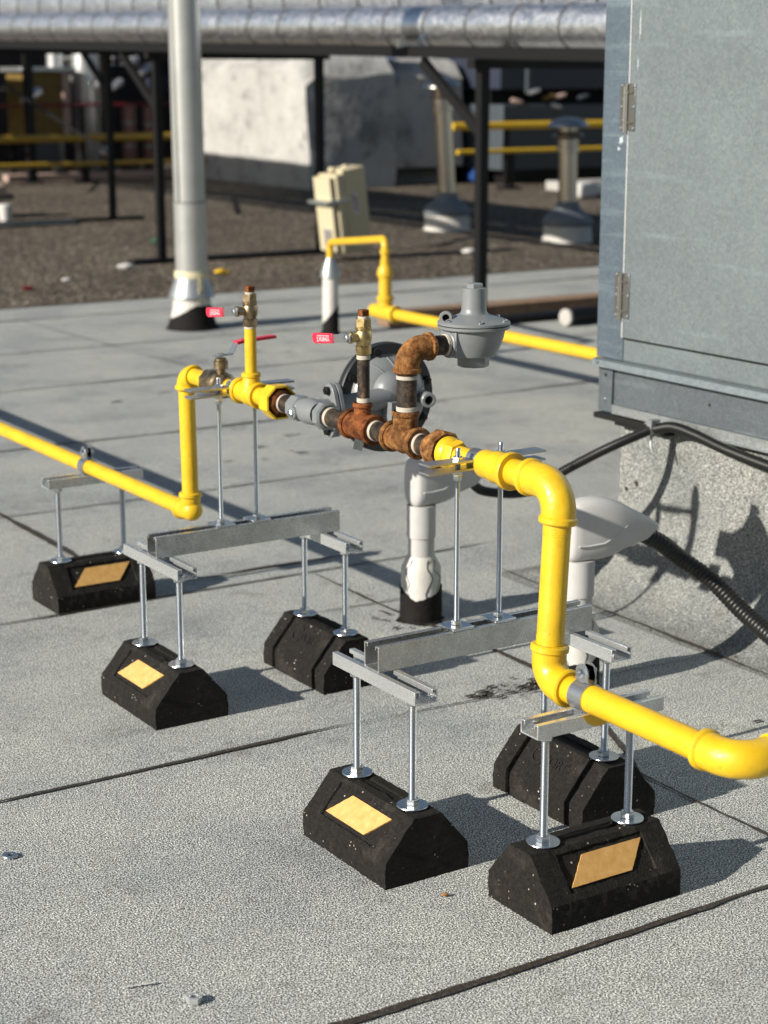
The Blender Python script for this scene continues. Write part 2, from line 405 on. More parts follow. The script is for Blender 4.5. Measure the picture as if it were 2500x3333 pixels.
# ---------------------------------------------------------------- rubber block prototype (local: length along Y, reflector side -X)
def block_body():
    hl = .122
    def prof(y):
        g = .0035 if .075 < abs(y) < .086 else 0.       # grooves on the lettered +X side
        rd = .0035 if abs(y) < .080 else .0             # recess on the reflector side
        td = .003 if abs(y) < .055 else 0.
        A, B = (-.076, .042), (-.025, .103)
        L = lambda t, o=0.: (A[0] + (B[0] - A[0]) * t + o * .767, A[1] + (B[1] - A[1]) * t - o * .642)
        pts = [(-.076, 0.), (-.077, .021), A, L(.14), L(.15, rd), L(.5, rd), L(.88, rd), L(.89), B, (-.009, .103), (-.008, .103 - td), (.008, .103 - td), (.009, .103), (.025, .103), (.0505, .0725), (.076, .042), (.077, .021), (.076, 0.)]
        out = []
        for i, (x, z) in enumerate(pts):
            if i >= 13 and g: x -= g; z -= g * .5 if 0 < z and i < 16 else 0
            out.append((x, z))
        return out
    ys = [-hl]
    keys = [.055, .080, .075, .086]
    st = set([-hl, hl])
    for k in keys:
        for sg in (-1, 1): st.add(sg * (k - .0006)); st.add(sg * (k + .0006))
    y = -hl
    while y < hl: st.add(round(y, 5)); y += .0055
    st = sorted(st)
    def dens(p):
        o = []
        for a, b in zip(p[:-1], p[1:]):
            n = 3 if math.hypot(b[0] - a[0], b[1] - a[1]) > .012 else 1
            for k in range(n): o.append((a[0] + (b[0] - a[0]) * k / n, a[1] + (b[1] - a[1]) * k / n))
        o.append(p[-1]); return o
    ref = prof(0.1); seg = [3 if math.hypot(b[0] - a[0], b[1] - a[1]) > .012 else 1 for a, b in zip(ref[:-1], ref[1:])]
    P = []; n = 0
    for y in st:
        p = prof(y); o = []
        for (a, b), k_ in zip(zip(p[:-1], p[1:]), seg):
            for k in range(k_): o.append((a[0] + (b[0] - a[0]) * k / k_, a[1] + (b[1] - a[1]) * k / k_))
        o.append(p[-1]); n = len(o)
        for x, z in o:
            q = Vector((x, y, z)); d = noise.noise_vector(q * 170) * .0014 + noise.noise_vector(q * 45) * .0009
            if z < .001: d.z = 0
            P.append(q + d)
    F = []
    for j in range(len(st) - 1):
        for i in range(n - 1):
            a = j * n + i; F.append((a, a + 1, a + n + 1, a + n))
        F.append((j * n + n - 1, j * n, (j + 1) * n, (j + 1) * n + n - 1))
    F.append(tuple(range(n))); F.append(tuple((len(st) - 1) * n + i for i in range(n))[::-1])
    return MB().add(P, F)
def rod_mb(x, y, z0, z1, r, pitch=.0021):
    pr = []; t = 0; n = int((z1 - z0) / pitch)
    for k in range(n): pr += [(r * .88, k * pitch), (r, k * pitch + pitch * .5)]
    pr.append((r * .88, z1 - z0)); return MB().lathe(pr, (x, y, z0), (0, 0, 1), 16)
def nut_mb(mb, x, y, z, r, h, phase=0.):
    e = h * .12
    mb.lathe([(r * .9, 0), (r, e), (r, h - e), (r * .9, h)], (x, y, z), (0, 0, 1), 6, True, phase); return mb
def letters(txt, size, font_scale=1.):
    c = bpy.data.curves.new('lettering', 'FONT'); c.body = txt; c.size = size; c.extrude = .0011; c.align_x = 'CENTER'; c.align_y = 'CENTER'
    c.resolution_u = 3
    o = bpy.data.objects.new('tmp', c); COL.objects.link(o)
    dg = bpy.context.evaluated_depsgraph_get(); me = bpy.data.meshes.new_from_object(o.evaluated_get(dg))
    bpy.data.objects.remove(o); return me
mk('rubber_dark', (.004, .0035, .003), .9)
BODY = None
def make_base(parent, X, Y, rz, z_strut, with_label=None):
    """rubber base + rods + nuts, all under parent; local frame rotated rz about (X,Y)"""
    global BODY
    c, s = cos(rz), sin(rz)
    rot = lambda x, y: (X + x * c - y * s, Y + x * s + y * c)
    org = ORG[parent.name]
    if BODY is None:
        BODY = {}
        b0 = block_body(); me = bpy.data.meshes.new('rubber_base'); me.from_pydata([tuple(v) for v in b0.v], [], b0.f); me.update()
        import bmesh
        bb = bmesh.new(); bb.from_mesh(me); bmesh.ops.recalc_face_normals(bb, faces=bb.faces); bb.to_mesh(me); bb.free()
        me.polygons.foreach_set('use_smooth', [True] * len(me.polygons)); me.set_sharp_from_angle(angle=R(24)); me.materials.append(M['rubber'])
        BODY['base'] = me
        # reflector: slanted parallelogram lying in the recess
        A, B = Vector((-.076, 0, .042)), Vector((-.025, 0, .103)); nrm = Vector((-.767, 0, .642))
        f = lambda t, y, o: tuple(A.lerp(B, t) + Vector((0, y, 0)) + nrm * o)
        q = [(.24, .074), (.24, -.038), (.78, -.076), (.78, .036)]; P = []; nseg = 12
        for o_ in (-.0033, -.0008):
            for i in range(4):
                a, b_ = q[i], q[(i + 1) % 4]
                for k in range(nseg):
                    t, y = a[0] + (b_[0] - a[0]) * k / nseg, a[1] + (b_[1] - a[1]) * k / nseg
                    jy = .0008 * noise.noise(Vector((t * 40, y * 300, 0))); P.append(f(t + jy * 6, y + jy, o_))
        n = 4 * nseg
        m2 = MB().add(P, [tuple(range(n))[::-1], tuple(range(n, 2 * n))] + [(i, (i + 1) % n, (i + 1) % n + n, i + n) for i in range(n)])
        me = bpy.data.meshes.new('reflector'); me.from_pydata([tuple(v) for v in m2.v], [], m2.f); me.update(); me.materials.append(M['sheet']); BODY['refl'] = me
        lab = []
        for txt, size, yy, tt in (('C', .050, -.038, .60), ('-', .022, -.022, .62), ('PORT', .024, .012, .60)):
            lab.append((letters(txt, size), yy, tt))
        me = bpy.data.meshes.new('lettering'); V = []; F = []
        A2, B2 = Vector((.076, 0, .042)), Vector((.025, 0, .103)); up = (B2 - A2).normalized(); n2 = Vector((.767, 0, .642))
        for lm, yy, tt in lab:
            o0 = len(V)
            for v in lm.vertices:
                V.append(tuple(A2.lerp(B2, tt) + Vector((0, 1, 0)) * (yy + v.co.x) + up * v.co.y + n2 * (v.co.z + .0006)))
            F += [tuple(i + o0 for i in p.vertices) for p in lm.polygons]
        me.from_pydata(V, [], F); me.update(); me.materials.append(M['rubber_dark']); BODY['text'] = me
    b = bpy.data.objects.new('rubber_base', BODY['base']); COL.objects.link(b); b.parent = parent
    b.location = Vector((X, Y, 0)) - org; b.rotation_euler = (0, 0, rz)
    if with_label: b['label'] = with_label
    r_ = bpy.data.objects.new('reflector', BODY['refl']); COL.objects.link(r_); r_.parent = b
    t_ = bpy.data.objects.new('lettering', BODY['text']); COL.objects.link(t_); t_.parent = b
    for sy in (-.08, .08):
        x, y = rot(0, sy)
        rd = rod_mb(x, y, .104, z_strut + .012, .0062).build('threaded_rod', 'zinc', parent)
        wm = MB(); wm.lathe([(.006, 0), (.0245, 0), (.025, .0008), (.0245, .0018), (.006, .0022)], (x, y, .1055), (0, 0, 1), 36); wm.build('washer', 'zinc', rd)
        nm = MB(); nut_mb(nm, x, y, .1077, .0108, .0095, random.random()); nm.build('nut', 'zinc', rd)
        nm = MB(); nut_mb(nm, x, y, z_strut - .0115, .0108, .0095, random.random()); nm.lathe([(.006, 0), (.0155, .0005), (.0155, .002), (.006, .002)], (x, y, z_strut - .002), (0, 0, 1), 24); nm.build('nut', 'zinc', rd)
        nm = MB(); nut_mb(nm, x, y, z_strut + .0028, .0105, .007, random.random()); nm.build('nut', 'zinc', rd)
def strut_mb(p0, d, L, h):
    w_ = .02065; t = .0024
    half = [(0, 0), (w_, 0), (w_, h), (.0108, h), (.0108, h - .007), (.0130, h - .007), (.0130, h - t), (w_ - t, h - t), (w_ - t, t), (0, t)]
    poly = half + [(-x, y) for x, y in half[::-1]][1:-1]
    d = Vector(d); side = Vector((0, 0, 1)).cross(d)
    return MB().extrude(poly, p0, side, (0, 0, 1), d, L)
def strut(parent, p0, d, L, h, m='strut_zinc', label=None):
    o = strut_mb(p0, d, L, h).build('strut_channel', m, parent, bevel=.0007)
    if label: o['label'] = label
    return o

# ---------------------------------------------------------------- bridge stands
def bridge(name_label, YC, XL, XR, yb, xr1, xr2, ztop, pipe_r, loc):
    root = empty('bridge_stand', loc, name_label, 'pipe stand', 'two-block bridge stands under the regulator run')
    make_base(root, XL, YC, 0, .280)
    make_base(root, XR, YC, pi, .280)
    for X in (XL, XR): strut(root, (X, YC - .116, .280), (0, 1, 0), .236, .0215)
    strut(root, (XL - .017, yb, .3017), (1, 0, 0), XR - XL + .042, .0413, 'pregalv', 'deeper channel spanning the two rubber blocks')
    for x in (xr1, xr2):
        rd = rod_mb(x, yb, .325, ztop, .0044, .0017).build('hanger_rod', 'zinc', root)
        pm = MB(); pm.box((x - .0205, yb - .0205, .3433), (x + .0205, yb + .0205, .3483)); pm.build('square_washer', 'zinc', rd, bevel=.0008)
        nm = MB(); nut_mb(nm, x, yb, .3485, .0085, .008, .3); nm.build('nut', 'zinc', rd)
        for z in (.607 + .0065, .607 - .0145):
            nm = MB(); nut_mb(nm, x, yb, z, .0085, .0075, random.random()); nm.build('nut', 'zinc', rd)
        cp = MB(); nut_mb(cp, x, yb, .583, .0075, .011, .5); cp.build('nut', 'zinc', rd)
    # strap clamp: two pressed straps hugging the pipe
    xc = (xr1 + xr2) / 2; zc = .607; cr = pipe_r + .0005
    for sg in (1, -1):
        pts = []
        off = .0042
        pts.append((xc - .105, off + .001)); pts.append((xc - cr * 1.25, off + .0005))
        for k in range(0, 15):
            a = pi - pi * k / 14; pts.append((xc + cr * cos(a) * (1.0), max(off, cr * sin(a))))
        pts.append((xc + cr * 1.25, off + .0005)); pts.append((xc + .120, off + .001))
        P = []; wv = .0145; th = .0034
        for (x, z) in pts:
            for yy in (-wv, wv):
                P.append((x, yb + yy, zc + sg * z)); P.append((x, yb + yy, zc + sg * (z + th)))
        F = []; n = len(pts)
        for i in range(n - 1):
            a = 4 * i; b = a + 4
            F += [(a, b, b + 2, a + 2), (a + 1, a + 3, b + 3, b + 1), (a, a + 1, b + 1, b), (a + 2, b + 2, b + 3, a + 3)]
        F += [(0, 2, 3, 1), (4 * n - 4, 4 * n - 3, 4 * n - 1, 4 * n - 2)]
        MB().add(P, F).build('pipe_strap', 'steel_plate', root, ang=40)
    return root
bridge('near bridge stand of two rubber blocks and a channel, before the grey vent caps', 2.2445, 1.449, 1.828, 2.255, 1.592, 1.675, .6335, .0168, (1.634, 2.25, 0))
bridge('rear bridge stand of two rubber blocks and a channel, beside the left yellow riser', 3.052, 1.459, 1.826, 3.052, 1.593, 1.672, .633, .0168, (1.634, 3.052, 0))

# ---------------------------------------------------------------- single stands
def single(label, X, Y, zs, px_, pz_, pr, painted=False):
    root = empty('block_stand', (X, Y, 0), label, 'pipe stand', 'single rubber block stands carrying the low yellow pipes')
    make_base(root, X, Y, pi / 2, zs)
    st = strut(root, (X - .110, Y, zs), (1, 0, 0), .236, .0215)
    if painted:
        mb = MB(); yv = Y - .02065
        P = [(px_ - .022, yv - .0008, zs + .0215), (px_ + .035, yv - .0008, zs + .0215), (px_ + .026, yv - .0008, zs + .006), (px_ + .022, yv - .0008, zs + .001), (px_ + .004, yv - .0008, zs + .0005), (px_ - .012, yv - .0008, zs + .008)]
        mb.add(P + [(a, b + .0012, c) for a, b, c in P], [tuple(range(6)), tuple(range(6, 12))[::-1]] + [(i, (i + 1) % 6, (i + 1) % 6 + 6, i + 6) for i in range(6)])
        mb.build('paint_splash', 'far_yellow', st)
    # two-piece strut clamp
    cr = pr + .0004; hw = .0155
    for sg in (-1, 1):
        pts = [(sg * .012, zs + .012 - pz_), (sg * .012, -cr * .95 + .001)]
        for k in range(0, 13):
            a = -pi / 2 + pi * k / 12 * .90 + .32
            pts.append((sg * cr * cos(a), cr * sin(a)))
        pts.append((sg * .0062, cr + .004)); pts.append((sg * .0062, cr + .026))
        P = []; th = .0019; n = len(pts)
        for i, (x, z) in enumerate(pts):
            a = Vector(pts[max(i - 1, 0)]); b = Vector(pts[min(i + 1, n - 1)]); d = (b - a).normalized(); nr = Vector((d.y, -d.x)) * (1 if sg > 0 else -1) * th
            wv = hw if i < n - 1 else hw * .55
            if i < 2: wv = hw * .62
            for yy in (-wv, wv): P.append((px_ + x, Y + yy, pz_ + z)); P.append((px_ + x + nr.x, Y + yy, pz_ + z + nr.y))
        F = []
        for i in range(n - 1):
            a = 4 * i; b = a + 4
            F += [(a, b, b + 2, a + 2), (a + 1, a + 3, b + 3, b + 1), (a, a + 1, b + 1, b), (a + 2, b + 2, b + 3, a + 3)]
        F += [(0, 2, 3, 1), (4 * n - 4, 4 * n - 3, 4 * n - 1, 4 * n - 2)]
        ear = MB().add(P, F)
        # rounded ear
        ear.lathe([(hw * .92, 0), (hw * .92, .0019)], (px_ + sg * .0062 - (0 if sg > 0 else .0019), Y, pz_ + cr + .0155), (1, 0, 0), 24)
        ear.build('clamp_half', 'steel_plate', root, ang=40)
    bm = MB(); z = pz_ + cr + .0165; bm.cyl((px_ - .016, Y, z), (px_ + .018, Y, z), .0032, 14)
    bm.lathe([(.0068, 0), (.0075, .001), (.0075, .0045), (.0062, .0055)], (px_ - .0135, Y, z), (1, 0, 0), 6, True); bm.lathe([(.0062, 0), (.0075, .001), (.0075, .006), (.0062, .007)], (px_ + .0075, Y, z), (1, 0, 0), 6, True)
    bm.build('clamp_bolt', 'zinc', root)
    return root
single('front right rubber block stand clamping the wide yellow pipe', 1.614, 1.947, .275, 1.606, .3165, .0206, True)
single('far left rubber block stand with orange reflector, clamping the thinner yellow pipe', 1.645, 3.800, .280, 1.640, .3196, .0168)

# ---------------------------------------------------------------- yellow gas pipes
XR_ = 1.634; ZR = .607
def yellow_left():
    root = empty('gas_pipe', (XR_, 3.27, .3196), 'thinner yellow gas pipe coming in from the left edge, with riser, tee and union', 'gas pipe')
    r = .0167; m = 'yellow'
    MB().cyl((1.640, 8.5, .3196), (1.640, 3.30, .3196), r).build('pipe', m, root)
    e = MB(); e.tube(fillet([(1.638, 3.318, .3196), (1.637, 3.268, .3196), (1.636, 3.268, .362)], .030), .0205, 26)
    ring(e, (1.638, 3.312, .3196), (0, 1, 0), .0235, .010); ring(e, (1.636, 3.268, .357), (0, 0, 1), .0238, .011)
    e.sphere((1.637, 3.266, .324), .0225); e.build('elbow', m, root)
    MB().cyl((1.636, 3.268, .355), (XR_, 3.270, .585), r).build('riser', m, root)
    e = MB(); e.tube(fillet([(XR_, 3.270, .575), (XR_, 3.270, ZR), (XR_, 3.232, ZR)], .028), .0200, 26)
    ring(e, (XR_, 3.270, .580), (0, 0, 1), .0235, .010); ring(e, (XR_, 3.237, ZR), (0, 1, 0), .0232, .010); e.build('elbow', m, root)
    MB().cyl((XR_, 3.235, ZR), (XR_, 3.165, ZR), r).build('nipple', m, root)
    MB().cyl((XR_, 3.085, ZR), (XR_, 3.03, ZR), .0163).build('nipple', m, root)
    t = MB(); t.cyl((XR_, 3.042, ZR), (XR_, 2.962, ZR), .0205)
    ring(t, (XR_, 3.038, ZR), (0, 1, 0), .0255, .012); ring(t, (XR_, 2.966, ZR), (0, 1, 0), .0255, .010)
    t.lathe([(.0225, 0), (.0185, .020), (.0160, .030), (.0150, .036)], (XR_, 2.996, ZR), (0, 0, 1), 26); ring(t, (XR_, 2.996, .643), (0, 0, 1), .0185, .010)
    t.sphere((XR_, 2.996, ZR), .0235); t.build('tee', m, root)
    MB().cyl((XR_, 2.996, .640), (XR_, 2.996, .732), .0113).build('branch_pipe', m, root)
    tp = MB(); ring(tp, (XR_, 2.996, .733), (0, 0, 1), .0118, .005); tp.build('thread_tape', 'tape', root)
    u = MB(); u.cyl((XR_, 2.962, ZR), (XR_, 2.915, ZR), .0172); ring(u, (XR_, 2.935, ZR), (0, 1, 0), .0200, .020)
    u.build('union_tail', m, root)
    u = MB(); u.lathe([(.0285, 0), (.0325, .004), (.0335, .020), (.0335, .036), (.0300, .037), (.0295, .020), (.0270, .020)], (XR_, 2.917, ZR), (0, -1, 0), 8, True, pi / 8)
    u.build('union_nut', m, root)
    u = MB(); u.lathe([(.0270, 0), (.0250, .005), (.0245, .014), (.019, .017)], (XR_, 2.895, ZR), (0, -1, 0), 8, True, .2); u.build('union_face', 'rust', root)
    return root
yellow_left()
def yellow_right():
    root = empty('gas_pipe', (1.606, 2.033, .3165), 'wide bright yellow gas pipe at right, dropping through a riser and turning out of frame', 'gas pipe')
    m = 'yellow'; r = .0209
    u = MB(); u.lathe([(.0265, 0), (.0265, .010), (.0235, .016), (.0185, .020)], (XR_, 2.343, ZR), (0, -1, 0), 28); u.lathe([(.0238, 0), (.0238, .018), (.0215, .022)], (XR_, 2.331, ZR), (0, -1, 0), 6, True, .25)
    u.build('union_tail', m, root)
    MB().cyl((XR_, 2.315, ZR), (XR_, 2.24, ZR), .0163).build('nipple', m, root)
    c = MB(); c.lathe([(.0170, 0), (.0212, .002), (.0225, .006), (.0230, .033), (.0232, .036), (.0252, .0365), (.0258, .040), (.0252, .043), (.0250, .046), (.0258, .067), (.0285, .0675), (.0300, .070), (.0300, .077), (.0290, .0795), (.0215, .080)], (XR_, 2.247, ZR), (0, -1, 0), 32)
    c.build('reducing_coupling', m, root)
    MB().cyl((XR_, 2.17, ZR), (XR_, 2.10, ZR), r).build('nipple', m, root)
    e = MB(); e.tube(fillet([(XR_, 2.128, ZR), (XR_, 2.053, ZR), (XR_ - .003, 2.052, .552)], .042, 14), .0262, 32)
    ring(e, (XR_, 2.124, ZR), (0, 1, 0), .0292, .012); ring(e, (XR_ - .003, 2.052, .556), (.1, 0, 1), .0292, .012); e.build('elbow', m, root)
    rs = MB(); rs.cyl((XR_ - .0035, 2.052, .56), (1.608, 2.036, .355), r, 36)
    for z in (.546, .5435, .541, .5385, .536):
        t = (.56 - z) / .205; ring(rs, (XR_ - .0035 + (1.608 - XR_ + .0035) * t, 2.052 - .016 * t, z), (0, 0, 1), .0214, .0014)
    for z in (.374, .3765, .379, .3815, .384):
        t = (.56 - z) / .205; ring(rs, (XR_ - .0035 + (1.608 - XR_ + .0035) * t, 2.052 - .016 * t, z), (0, 0, 1), .0214, .0014)
    rs.build('riser', m, root)
    e = MB(); e.tube(fillet([(1.608, 2.036, .368), (1.607, 2.036, .3165), (1.606, 1.985, .3165)], .034, 14), .0262, 32)
    ring(e, (1.6085, 2.036, .366), (.1, 0, 1), .0292, .012); ring(e, (1.606, 1.988, .3165), (0, 1, 0), .0288, .011); e.build('elbow', m, root)
    MB().cyl((1.606, 2.0, .3165), (1.606, 1.68, .3165), r, 36).build('pipe', m, root)
    e = MB(); e.tube(fillet([(1.606, 1.698, .3165), (1.606, 1.630, .3165), (1.675, 1.630, .3165)], .040, 14), .0262, 32)
    ring(e, (1.606, 1.692, .3165), (0, 1, 0), .0292, .012); ring(e, (1.668, 1.630, .3165), (1, 0, 0), .0292, .012); e.build('elbow', m, root)
    MB().cyl((1.66, 1.63, .3165), (2.778, 1.63, .3165), r).build('pipe', m, root)
    return root
yellow_right()

# ---------------------------------------------------------------- rusty manifold
def tape(parent, c, d, r, L):
    mb = MB(); n = 4; pr = []; L *= .78
    for i in range(n * 2 + 1): pr.append((r + (.0006 if i % 2 else .0001) + .0003 * random.random(), L * i / (n * 2)))
    d = Vector(d).normalized(); mb.lathe(pr, Vector(c) - d * L / 2, d, 28); return mb.build('thread_tape', 'tape', parent)
def manifold():
    root = empty('pipe_manifold', (XR_, 2.53, ZR), 'row of rusty iron tees and black nipples between the yellow pipes', 'pipe manifold')
    bp = 'black_pipe'; r = .0167
    n = MB().cyl((XR_, 2.868, ZR), (XR_, 2.800, ZR), .0163).build('nipple', bp, root); tape(n, (XR_, 2.868, ZR), (0, 1, 0), .0168, .007); tape(n, (XR_, 2.822, ZR), (0, 1, 0), .0164, .004)
    n = MB().cyl((XR_, 2.735, ZR), (XR_, 2.63, ZR), r).build('nipple', bp, root); tape(n, (XR_, 2.703, ZR), (0, 1, 0), .0172, .010)
    def tee(Y, hl, br, zt, m):
        t = MB(); t.cyl((XR_, Y + hl, ZR), (XR_, Y - hl, ZR), .0222, 32)
        ring(t, (XR_, Y + hl - .004, ZR), (0, 1, 0), .0268, .010); ring(t, (XR_, Y - hl + .004, ZR), (0, 1, 0), .0268, .010)
        t.lathe([(.0225, 0), (br + .004, .024), (br + .0035, zt - ZR)], (XR_, Y, ZR), (0, 0, 1), 30); ring(t, (XR_, Y, zt - .005), (0, 0, 1), br + .0065, .010)
        t.sphere((XR_, Y, ZR), .0235); return t.build('tee', m, root)
    tee(2.600, .040, .0107, .650, 'rust')
    tee(2.466, .0425, .0167, .656, 'rust_ochre')
    n = MB().cyl((XR_, 2.565, ZR), (XR_, 2.495, ZR), r).build('nipple', bp, root); tape(n, (XR_, 2.555, ZR), (0, 1, 0), .0172, .009)
    n = MB().cyl((XR_, 2.425, ZR), (XR_, 2.37, ZR), r).build('nipple', bp, root); tape(n, (XR_, 2.420, ZR), (0, 1, 0), .0172, .009)
    n = MB().cyl((XR_, 2.596, .645), (XR_, 2.596, .737), .0107).build('nipple', bp, root); tape(n, (XR_, 2.596, .6545), (0, 0, 1), .0113, .010); tape(n, (XR_, 2.596, .7285), (0, 0, 1), .0113, .009)
    n = MB().cyl((XR_, 2.462, .650), (XR_, 2.462, .73), r).build('nipple', bp, root); tape(n, (XR_, 2.462, .660), (0, 0, 1), .0172, .010); tape(n, (XR_, 2.462, .7125), (0, 0, 1), .0172, .008)
    e = MB(); e.tube(fillet([(XR_, 2.462, .722), (XR_, 2.462, .758), (XR_ + .046, 2.462, .760)], .030, 12), .0210, 30)
    ring(e, (XR_, 2.462, .724), (0, 0, 1), .0238, .010); ring(e, (XR_ + .043, 2.462, .760), (1, 0, 0), .0238, .010); e.build('elbow', 'rust_ochre', root)
    n = MB().cyl((XR_ + .04, 2.462, .760), (1.735, 2.462, .760), r).build('nipple', bp, root); tape(n, (XR_ + .050, 2.462, .76), (1, 0, 0), .0172, .004); tape(n, (1.709, 2.462, .760), (1, 0, 0), .0172, .007)
    u = MB(); u.lathe([(.0245, 0), (.0315, .005), (.0345, .010), (.0345, .028), (.0300, .033)], (XR_, 2.380, ZR), (0, -1, 0), 8, True, .1); u.build('union_nut', 'rust_ochre', root)
    u = MB(); u.lathe([(.0205, 0), (.0225, .004), (.0235, .013)], (XR_, 2.393, ZR), (0, -1, 0), 30); u.build('union_tail', 'rust_ochre', root)
    return root
manifold()

# ---------------------------------------------------------------- diaphragm regulator
def big_regulator():
    root = empty('gas_regulator', (1.70, 2.777, .55), 'large grey gas regulator with a round bolted diaphragm casing behind the rusty tees', 'gas regulator')
    g = 'regulator_paint'
    b = MB()
    b.lathe([(.0205, 0), (.024, .003), (.0240, .028), (.0205, .031)], (XR_, 2.832, .607), (0, -1, 0), 8, True, .39)
    b.lathe([(.0185, 0), (.0215, .010), (.0240, .030), (.0225, .052), (.0200, .062)], (XR_, 2.806, .607), (0, -1, 0), 30)
    b.lathe([(.0215, 0), (.0262, .003), (.0262, .018), (.022, .021)], (XR_, 2.732, .607), (0, -1, 0), 8, True, .39)
    b.lathe([(.012, 0), (.0120, .024), (.0105, .026)], (XR_, 2.800, .602), (-1, 0, 0), 26)
    b.cyl((XR_, 2.765, .607), (1.672, 2.765, .607), .022); b.build('valve_body', g, root)
    p = MB(); p.lathe([(.0075, 0), (.0080, .001), (.0080, .004), (.0065, .005)], (XR_ - .0262, 2.800, .602), (-1, 0, 0), 6, True); p.cyl((XR_ - .026, 2.8, .602), (XR_ - .0335, 2.8, .602), .0042, 14); p.build('plug', 'zinc', root)
    for i, x in enumerate((1.664, 1.6745)):
        f = MB(); pl = []
        for k in range(40):
            a = 2 * pi * k / 40; rr = .030 + .020 * abs(sin(a)) ** 6
            pl.append((cos(a) * rr * .95, sin(a) * rr))
        f.extrude(pl, (x, 2.762, .607), (0, 1, 0), (0, 0, 1), (1, 0, 0), .0085); f.build('flange', g, root, bevel=.001)
    for sz in (-1, 1):
        q = MB(); z = .607 + sz * .037
        q.lathe([(.0070, 0), (.0080, .001), (.0080, .0065), (.0070, .0075)], (1.6635, 2.762, z), (-1, 0, 0), 6, True)
        q.cyl((1.655, 2.762, z), (1.697, 2.762, z), .0040, 14); q.lathe([(.0070, 0), (.0080, .001), (.0080, .0065), (.0070, .0075)], (1.6835, 2.762, z), (1, 0, 0), 6, True); q.build('flange_bolt', 'black_steel_bolt', root)
    c = MB(); c.tube(fillet([(1.68, 2.762, .612), (1.79, 2.755, .622), (1.80, 2.80, .622)], .012), .0195, 26)
    c.lathe([(.036, 0), (.034, .012), (.027, .024), (.014, .031), (.004, .032)], (1.800, 2.770, .630), (0, -1, 0), 32)
    c.obox((1.792, 2.738, .590), (.017, 0, 0), (0, .014, 0), (0, 0, .026)); c.build('neck', g, root, bevel=.002)
    d = MB(); cx, cz, yy = 1.816, .611, 2.812
    d.lathe([(.0, 0.), (.030, .001), (.050, .006), (.066, .018), (.078, .032), (.081, .040), (.0815, .0445)], (cx, yy - .052, cz), (0, 1, 0), 56, False)
    d.build('diaphragm_casing', g, root)
    d = MB(); d.lathe([(.080, 0), (.1015, 0), (.1030, .002), (.1030, .0065), (.0995, .0085), (.1030, .0105), (.1030, .0155), (.1015, .0170), (.080, .022), (.05, .04), (.03, .07), (.03, .11), (.001, .112)], (cx, yy - .010, cz), (0, 1, 0), 64)
    rim = d.build('casing_rim', 'regulator_dark', root)
    for k in range(8):
        a = 2 * pi * (k + .35) / 8; q = MB(); p = Vector((cx + .0905 * cos(a), yy - .0105, cz + .0905 * sin(a)))
        q.lathe([(.0078, 0), (.0086, .001), (.0086, .0062), (.0074, .0072)], p, (0, -1, 0), 6, True, a); q.cyl(p, p + Vector((0, -.0100, 0)), .0036, 12); q.build('casing_bolt', 'black_steel_bolt', rim)
    for k in range(7):
        a = pi * (.08 + .84 * k / 6); q = MB(); P = []
        for t in range(7):
            rr = .034 + .044 * t / 6; y = yy - .052 + (.001 + (rr - .030) * .25 if rr < .05 else .006 + (rr - .05) * .75 if rr < .066 else .018 + (rr - .066) * 1.167); a = pi * (.08 + .84 * k / 6) + .10 * (t / 6) ** 2
            P.append((cx + rr * cos(a), y - .0006, cz + rr * sin(a)))
        q.tube(P, .0016, 8)
        q.build('rib', g, root)
    v = MB(); v.lathe([(.0085, .020), (.0085, .0), (.0130, 0), (.0142, .0015), (.0142, .018), (.0120, .026), (.012, .06)], (1.860, 2.728, .612), (.25, 1, .03), 30, False)
    v.build('vent_port', g, root)
    h = MB(); h.lathe([(.0088, 0), (.0088, .001)], (1.8635, 2.742, .6124), (.25, 1, .03), 24); h.build('vent_bore', 'hole', root)
    t = MB(); t.obox((1.752, 2.80, .532), (.010, 0, -.004), (0, .0008, 0), (.0045, 0, .013)); t.build('name_tag', 'galvanized', root)
    return root
big_regulator()

